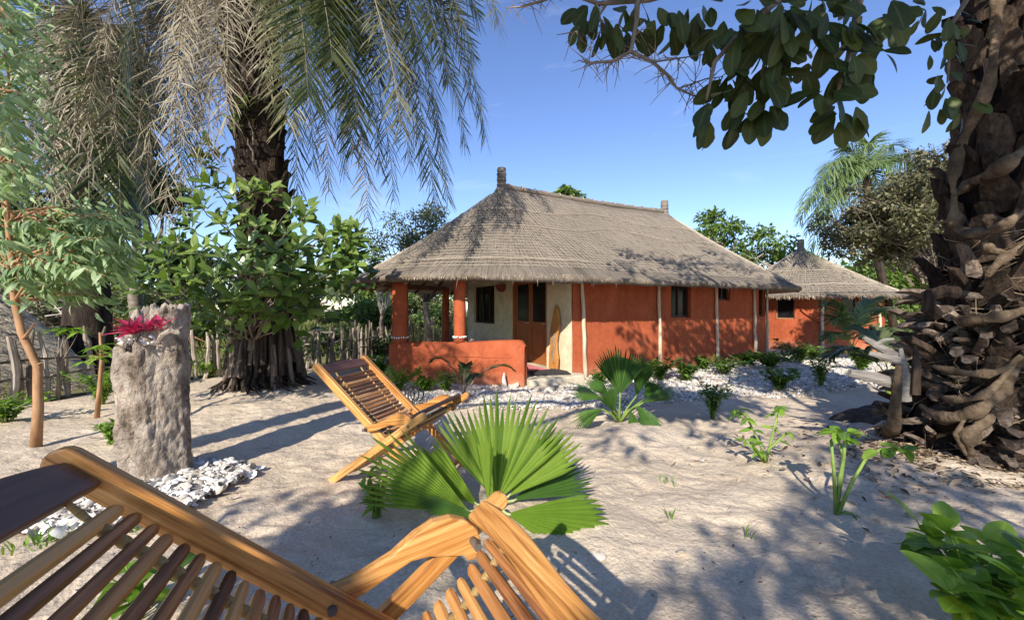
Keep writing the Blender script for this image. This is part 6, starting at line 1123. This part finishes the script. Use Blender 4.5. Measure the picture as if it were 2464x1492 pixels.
# ------------------------------------------------------------------ picket fence
FL = [Vector(p) for p in ((-8.6, 4.3, 0), (-7.55, 5.6, 0), (-6.95, 7.6, 0), (-6.1, 8.9, 0), (-4.6, 9.35, 0), (-4.35, 10.4, 0), (-4.2, 12.2, 0), (-3.6, 14.6, 0), (-1.6, 16.4, 0), (0.5, 17.5, 0))]
fence = thing('picket_fence', 'rough weathered stick fence running from the left edge behind the porch', 'fence', (FL[1].x, FL[1].y, gz(FL[1].x, FL[1].y)))
def picket_mesh(k):
    r_ = random.Random(100 + k); mb = MB(); n = 6; h = 1.0; bx = r_.uniform(-.07, .07); pts = [(bx * math.sin(i / n * 3) + r_.uniform(-.012, .012), r_.uniform(-.012, .012), -.08 + 1.08 * i / n) for i in range(n + 1)]
    mb.tube(pts, [.040 - .010 * i / n + r_.uniform(-.005, .005) for i in range(n)] + [.012 if k % 2 else .026], 7, jit=.15); me = mb.mesh('picket', smooth=False); me.materials.append(M_PICKET); return me
pmx = [picket_mesh(k) for k in range(6)]; acc = 0; npk = 0
for a, b_ in zip(FL, FL[1:]):
    L = (b_ - a).length; t = 0
    while t < L:
        p = a.lerp(b_, t / L) + Vector((random.gauss(0, .03), random.gauss(0, .03), 0)); p.z = zg(p.x, p.y); s = random.uniform(.9, 1.18); w = random.uniform(.75, 1.3)
        M4 = Matrix.Translation(p - Vector(fence.location)) @ Matrix.Rotation(random.uniform(0, 6.28), 4, 'Z') @ Matrix.Rotation(R(random.gauss(0, 4)), 4, 'X') @ Matrix.Rotation(R(random.gauss(0, 3)), 4, 'Y') @ Matrix.Diagonal((w, w, s, 1)); place('picket', random.choice(pmx), None, fence, M4); t += random.uniform(.10, .20) * (1.0 if a.y < 9 else 1.15); npk += 1
for a, b_ in zip(FL, FL[1:]):
    for z in (.35, .62):
        mb = MB(); p = a.copy(); q = b_.copy(); p.z = zg(p.x, p.y) + z; q.z = zg(q.x, q.y) + z + random.uniform(-.05, .05); mb.tube(wob(p, q, 7, .05), .017, 5, jit=.2); mb.obj('rail', M_PICKET, fence)
pp = [at(665, 806, 9.0), at(720, 802, 9.3), at(800, 800, 9.6)]; mb = MB(); mb.tube(pp, .03, 6); mb.obj('rail', M_DRIFT, fence)
# ------------------------------------------------------------------ trees beyond
def tree(name, label, base, center, rad, nclump, nleaf, ll, mat, tmat=None, trunk_r=.12, bare=0, group=None, tpl=None, cat='tree', limbs=7, fill_=.5, bmat=None, full=False):
    base = Vector(base); center = Vector(center); root = thing(name, label, cat, tuple(base), 0, group); fork = base.lerp(center, .45); fork.x = base.x * .6 + center.x * .4
    mb = MB(); mb.tube(wob(base - Vector((0, 0, .1)), fork, 6, .05 * trunk_r / .1), [trunk_r * (1.3 - .1 * i) for i in range(6)], 8, jit=.08); mb.obj('trunk', tmat or M_TWIG, root, True)
    u = rand_unit(nclump); u[:, 2] = u[:, 2] if full else np.abs(u[:, 2]) * 1.2 - .45; u = u / np.linalg.norm(u, axis=1)[:, None] * (rng.uniform(fill_, 1.05, nclump))[:, None]; cc = np.array(center) + u * np.array(rad)
    for k in range(limbs):
        e = Vector(cc[k % nclump]); limb(root, wob(fork, e, 6, .12 * min(rad), -.05), trunk_r * .5, trunk_r * .08, bmat or tmat or M_TWIG, 'limb')
    if bare:
        tb = MB()
        for k in range(bare):
            e = Vector(np.array(center) + rand_unit(1)[0] * np.array(rad) * random.uniform(.5, 1.08)); s_ = Vector(cc[random.randrange(nclump)]).lerp(fork, random.uniform(.1, .6)); tb.tube(wob(s_, e, 5, .12 * min(rad)), [.03, .024, .018, .012, .006], 4)
        tag(tb.obj('bare_twigs', bmat or M_PALETWIG, root), kind='stuff')
    cs = rng.uniform(.55, 1.0, nclump) * min(rad) * .42 * (26 / max(26, nclump)) ** .25; w_ = cs ** 2 / np.sum(cs ** 2); P, D = [], []
    for k in range(nclump):
        n_ = max(3, int(nleaf * w_[k])); q = rand_unit(n_) * (rng.random(n_) ** .45)[:, None] * cs[k] * np.array([1.15, 1.15, .75]); P.append(cc[k] + q); D.append(q / cs[k] + rand_unit(n_) * .7 + [0, 0, -.15])
    P = np.concatenate(P); D = np.concatenate(D); N = len(P); scatter('leaves', tpl or T_SM, P, frames(D, rand_unit(N) * .8 + [0, -.25, .9]), rng.uniform(.7, 1.3, N) * ll, mat, root); return root
def pxtree(name, label, px, py, rx, ry, Y, mat, n=3500, nclump=26, ll=None, ry_depth=None, bx=None, **kw):
    c_ = at(px, py, Y); s = Y / FOC; base = (c_.x + random.uniform(-.3, .3), Y, zg(c_.x, Y) if Y < 60 else 0); base = base if bx is None else ((bx - 1232) / FOC * Y, Y, zg((bx - 1232) / FOC * Y, Y)); tree(name, label, base, c_, (rx * s, ry_depth or min(rx, ry * 1.3) * s, ry * s), nclump, n, ll or .0105 * Y, mat, **kw)
pxtree('spreading_tree', 'open-crowned olive tree rising behind the left end of the thatch', 1015, 592, 140, 88, 15, F_OLIVE, 6500, 75, ll=.105, trunk_r=.12, bare=60, bmat=M_TWIG, limbs=12)
pxtree('bare_twig_tree', 'half-bare pale twiggy tree at the left thatch tip', 925, 655, 55, 45, 13.5, F_OLIVE, 300, 10, ll=.13, trunk_r=.07, bare=34, bmat=M_PALETWIG, limbs=8)
pxtree('green_treetop', 'green treetop peeking over the middle of the thatch ridge', 1368, 478, 52, 22, 22, F_GREEN, 1300, 12, ll=.22)
pxtree('yellowish_tree', 'yellow-green tree behind the right slope of the long thatch', 1715, 570, 75, 55, 20, F_GREEN, 2400, 20, ll=.2, bare=14)
pxtree('yellowish_tree', 'yellow-green tree standing between the two thatched roofs', 1835, 620, 62, 62, 19, F_GREEN, 2200, 20, ll=.19, bare=14)
pxtree('brownish_tree', 'broad tree with brownish olive leaves left of the root-wrapped trunk', 2160, 530, 190, 100, 8.6, F_DRYTREE, 22000, 170, bx=2400, full=True, ll=.085, trunk_r=.07, bare=90, bmat=M_TWIG, limbs=22, fill_=.1)
pxtree('brownish_tree', 'upper crown of brownish leaves touching the root-wrapped trunk', 2265, 420, 95, 80, 8.9, F_DRYTREE, 7000, 80, bx=2440, full=True, ll=.08, trunk_r=.05, bare=50, bmat=M_TWIG, limbs=12, fill_=.1)
pxtree('green_tree', 'bright green tree behind the right side of the round hut', 2200, 665, 120, 75, 20, F_GREEN, 4800, 34, ll=.22, fill_=.2)
pxtree('green_tree', 'bright green bushy tree at the right below the brownish tree', 2250, 760, 110, 60, 17, F_GREEN, 4200, 30, ll=.19, fill_=.2)
pxtree('green_tree', 'green tree filling the gap right of the round hut wall', 2190, 790, 60, 55, 22, F_GREEN, 2600, 20, ll=.22, fill_=.2)
pxtree('dark_tree', 'dark dense tree behind the far left palm, nearer the tall palm', 330, 470, 90, 130, 13, F_DARK, 5200, 44, ll=.17, trunk_r=.2, fill_=.3)
pxtree('dark_tree', 'dark dense tree behind the fig shrub', 430, 640, 110, 90, 12.5, F_DARK, 4200, 36, ll=.17, trunk_r=.15, fill_=.3)
pxtree('dark_tree', 'dark tree mass at the left picture edge behind the palm', 80, 560, 180, 190, 12.5, F_DARK, 7000, 60, ll=.17, trunk_r=.2, fill_=.2)
pxtree('olive_bush', 'rounded olive bush right of the fig shrub beyond the fence', 700, 745, 80, 62, 13, F_OLIVE, 3600, 30, ll=.14, fill_=.2, cat='bush')
pxtree('pale_branch_bush', 'light green bush with pale bare branches left of the porch', 905, 765, 75, 62, 17, F_GREEN, 3000, 26, ll=.18, bare=70, bmat=M_PALETWIG, limbs=12, fill_=.2, cat='bush')
pxtree('pale_branch_bush', 'bush with pale bare branches seen through the open porch', 1030, 785, 70, 48, 19, F_GREEN, 2800, 24, ll=.2, bare=70, bmat=M_PALETWIG, limbs=12, fill_=.2, cat='bush')
pxtree('pale_branch_bush', 'bush seen through the porch just left of the inner post', 1085, 775, 50, 50, 22, F_OLIVE, 2000, 18, ll=.2, bare=40, bmat=M_PALETWIG, fill_=.2, cat='bush')
pxtree('green_bush', 'fresh green bush low on the horizon left of the porch eave', 840, 755, 55, 38, 21, F_GREEN, 2200, 18, ll=.2, fill_=.2, cat='bush')
pxtree('dark_bush', 'dark feathery bush against the fence left of the porch', 815, 825, 75, 48, 12.2, F_DARK, 4200, 26, ll=.13, fill_=.1, cat='bush', tpl=T_SML)
pxtree('dark_bush', 'dark bush at the fence below the porch eave tip', 900, 838, 50, 36, 12.8, F_DARK, 2400, 18, ll=.12, fill_=.1, cat='bush', tpl=T_SML)
pxtree('grey_thicket', 'dry grey-brown thicket behind the far left fence', 100, 760, 130, 60, 9.8, F_DRYTREE, 2600, 30, ll=.11, bare=70, bmat=M_PALETWIG, fill_=.2, cat='bush')
pxtree('green_bush', 'green bush behind the fence left of the palm foot', 480, 800, 80, 50, 14, F_GREEN, 2800, 22, ll=.15, fill_=.2, cat='bush')
pxtree('green_bush', 'green bush behind the fence beyond the stump', 300, 790, 90, 60, 13, F_OLIVE, 2800, 24, ll=.15, fill_=.2, cat='bush')
pxtree('green_bush', 'tall green bush beyond the fence framed by the porch eave', 935, 738, 85, 46, 24, F_GREEN, 2400, 20, ll=.24, bare=24, fill_=.2, cat='bush')
pxtree('green_bush', 'tall bush far behind the open porch', 1030, 742, 85, 52, 25, F_OLIVE, 2400, 20, ll=.24, bare=30, fill_=.2, cat='bush')
pxtree('green_bush', 'green treetop just right of the tall palm foot', 660, 735, 80, 52, 20, F_GREEN, 2400, 20, ll=.21, fill_=.2, cat='bush')
pxtree('green_bush', 'green mass far behind the fig shrub and stump', 420, 735, 130, 62, 19, F_OLIVE, 3000, 26, ll=.22, fill_=.2, cat='bush')
pxtree('green_bush', 'green mass far behind the pale leafy tree', 180, 720, 160, 75, 17, F_OLIVE, 3600, 30, ll=.2, fill_=.2, cat='bush')
# distant tree line closing the horizon
FT = [(-60, 34), (120, 30), (330, 33), (560, 36), (770, 34), (960, 36), (1150, 40), (1330, 42), (1520, 44), (1720, 40), (1930, 38), (2120, 34), (2330, 30), (2560, 27)]
FW_ = ('beyond the left picture edge', 'behind the straw heap', 'behind the stump', 'behind the fig shrub', 'right of the tall palm foot', 'behind the porch post', 'behind the porch window', 'behind the left roof slope', 'behind the ridge', 'behind the right finial', 'behind the gap between huts', 'behind the round hut', 'behind the brownish tree', 'beyond the right picture edge')
for k, (px, Y) in enumerate(FT):
    pxtree('horizon_tree', 'distant tree on the horizon ' + FW_[k], px, 705 - random.uniform(0, 22), 175, 70, Y, random.choice((F_GREEN, F_OLIVE)), 1700, 20, ll=.5, group='distant trees along the horizon', fill_=.2, limbs=3, trunk_r=.3)
p7 = at(765, 715, 26); fp = thing('small_far_palm', 'tiny far palm on the horizon between fig shrub and porch eave', 'palm tree', (p7.x, p7.y, 0)); mb = MB(); mb.tube([(p7.x, p7.y, 0), (p7.x, p7.y, p7.z)], .15, 7); mb.obj('trunk', M_PALMBARK, fp)
for k in range(9): a = k * .7; tip = p7 + Vector((math.cos(a) * 1.5, math.sin(a) * 1.5, random.uniform(-.6, .5))); frond(fp, bez(p7, p7 + Vector((math.cos(a) * .5, math.sin(a) * .5, .7)), p7 + Vector((math.cos(a) * 1.2, math.sin(a) * 1.2, .6)), tip, 8), F_FARPALM, nl=22, lmax=.5, wid=.06, droop=.5)
# hay heap at far left, fallen branches, meadow grass beyond the fence
hc = Vector((-9.4, 6.9, 0)); V = []; nn_ = 40
for i in range(13):
    r = i / 12
    for k in range(nn_): a = 2 * math.pi * k / nn_; rr_ = 1.7 * r * (1 + .1 * math.sin(3 * a) + .05 * math.sin(7 * a)); x = hc.x + math.cos(a) * rr_; y = hc.y + math.sin(a) * rr_ * .8; V.append((x, y, zg(x, y) + 1.75 * (1 - r ** 1.7) * (1 + .05 * math.sin(9 * a + 5 * r)) - .02 * (i == 12)))
F = [(i * nn_ + k, i * nn_ + (k + 1) % nn_, (i + 1) * nn_ + (k + 1) % nn_, (i + 1) * nn_ + k) for i in range(12) for k in range(nn_)]
mb = MB(); mb.add(V, F); hay = thing('straw_heap', 'large beige heap of dry straw behind the fence at the left edge', 'straw heap', (hc.x, hc.y, zg(hc.x, hc.y))); mb.obj('heap', M_HAY, hay, True)
hs = MB()
for k in range(2500):
    a = random.uniform(3.0, 6.6); r = random.random() ** .6; rr_ = 1.7 * r; x = hc.x + math.cos(a) * rr_; y = hc.y + math.sin(a) * rr_ * .8; z = zg(x, y) + 1.75 * (1 - r ** 1.7) + .02; d = Vector((random.gauss(0, 1), random.gauss(0, .6), random.gauss(-.2, .3))).normalized() * random.uniform(.15, .45); hs.cr = random.random(); p = Vector((x, y, z)); w = Vector((0, 0, .006)); hs.add([p - w, p + w, p + d], [(0, 1, 2)])
tag(hs.obj('loose_straw', M_STRAW, hay), kind='stuff')
gpoly = [(-26, 4.5), (-8.4, 4.4), (-7.7, 5.7), (-7.1, 7.8), (-6.2, 9.2), (-4.8, 9.6), (-4.5, 12.3), (-3.9, 14.9), (-1.5, 17), (1, 18.5), (4, 22), (-4, 34), (-30, 30)]
N = 42000; gpts = np.array(fill(gpoly, 9000, lambda x, y: zg(x, y), .0)); gi = rng.integers(0, len(gpts), N); gpos = gpts[gi] + np.concatenate([rng.normal(0, .16, (N, 2)), np.zeros((N, 1))], 1)
gd = rand_unit(N) * .5 + [0, 0, 1.]; tg = (np.array([(0, .02, 0), (0, -.02, 0), (.6, -.016, .02), (.6, .016, .02), (1, .0, .1), (1, .002, .1)]), np.array([(0, 1, 2, 3), (3, 2, 5, 4)]))
o = scatter('meadow_grass', tg, gpos, frames(gd, rand_unit(N)), rng.uniform(.18, .55, N) * np.clip(gpos[:, 1] / 10, .8, 1.6), F_GRASS); tag(o, 'yellow-green meadow grass beyond the stick fence', 'grass')
M_MEAD = pmat('grassy soil', [(0.3, (0.12, 0.12, 0.045)), (0.7, (0.24, 0.22, 0.09))], scale=3, rough=.95)
def sheet(name, poly, mat, dz):
    mb = MB(); xs = np.arange(min(p[0] for p in poly), max(p[0] for p in poly), .6); ys = np.arange(min(p[1] for p in poly), max(p[1] for p in poly), .6); vid = {}
    for x in xs:
        for y in ys:
            if inpoly(x + .3, y + .3, poly):
                ids = []
                for a, b_ in ((x, y), (x + .6, y), (x + .6, y + .6), (x, y + .6)):
                    k = (round(a, 3), round(b_, 3))
                    if k not in vid: vid[k] = len(mb.v); mb.v.append((a, b_, gz(a, b_) + dz)); mb.r.append(.5)
                    ids.append(vid[k])
                mb.f.append(tuple(ids))
    return tag(mb.obj(name, mat), kind='structure')
sheet('meadow_ground', gpoly, M_MEAD, .03); 
sheet2 = [(-90, 34), (-30, 30), (-4, 34), (4, 40), (40, 40), (90, 40), (90, 140), (-90, 140)]; mb = MB(); mb.add([(x, y, 0.16) for x, y in sheet2], [tuple(range(len(sheet2)))]); tag(mb.obj('far_meadow', M_MEAD), kind='structure')
gp2 = [(9.5, 12), (14, 9), (40, 9), (40, 40), (4, 40), (4, 22), (8, 20), (16, 21), (17, 15)]; sheet('meadow_ground', gp2, M_MEAD, .03)
N = 14000; gpts = np.array(fill(gp2, 6000, lambda x, y: zg(x, y), .0)); gi = rng.integers(0, len(gpts), N); gpos = gpts[gi] + np.concatenate([rng.normal(0, .2, (N, 2)), np.zeros((N, 1))], 1)
o = scatter('meadow_grass', tg, gpos, frames(rand_unit(N) * .5 + [0, 0, 1.], rand_unit(N)), rng.uniform(.2, .5, N), F_GRASS); tag(o, 'grass patch beyond the round hut at the right', 'grass')
# dry twigs and crumbs lying on the sand
N = 2600; x = rng.uniform(-4.5, 5.5, N); y = rng.uniform(1.2, 7.2, N); z = np.array([gz(float(a), float(b_)) for a, b_ in zip(x, y)]) + .012
o = scatter('sand_debris', T_SML, np.stack([x, y, z], 1), frames(rand_unit(N) * [1, 1, .15], rand_unit(N) * .4 + [0, 0, 1]), rng.uniform(.008, .035, N), M_LITTER); tag(o, 'dark crumbs and bits of leaf scattered over the sand', 'debris')
for k, (px, py, a, l) in enumerate(((560, 1188, .4, .12), (1105, 1330, 1.2, .1), (1400, 1172, 2.4, .12), (820, 1450, .9, .1), (250, 1058, 2.9, .5), (1620, 1120, .9, .14))):
    p = gp(px, py); d = Vector((math.cos(a), math.sin(a), 0)); mb = MB(); q = [p - d * l / 2, p + Vector((0, 0, .012)), p + d * l / 2]; mb.tube([Vector((v.x, v.y, zg(v.x, v.y) + .012)) for v in q], [.004, .005, .003], 5); o = mb.obj('dry_twig', M_TWIG, None, origin=tuple(p)); o.location = p; tag(o, 'thin dry twig on the sand ' + ('right of the stump', 'under the near armrest', 'right of the big fan palm', 'below the near chair rail', 'left behind the stump', 'between the two fan palms')[k], 'twig', 'twigs on the sand')
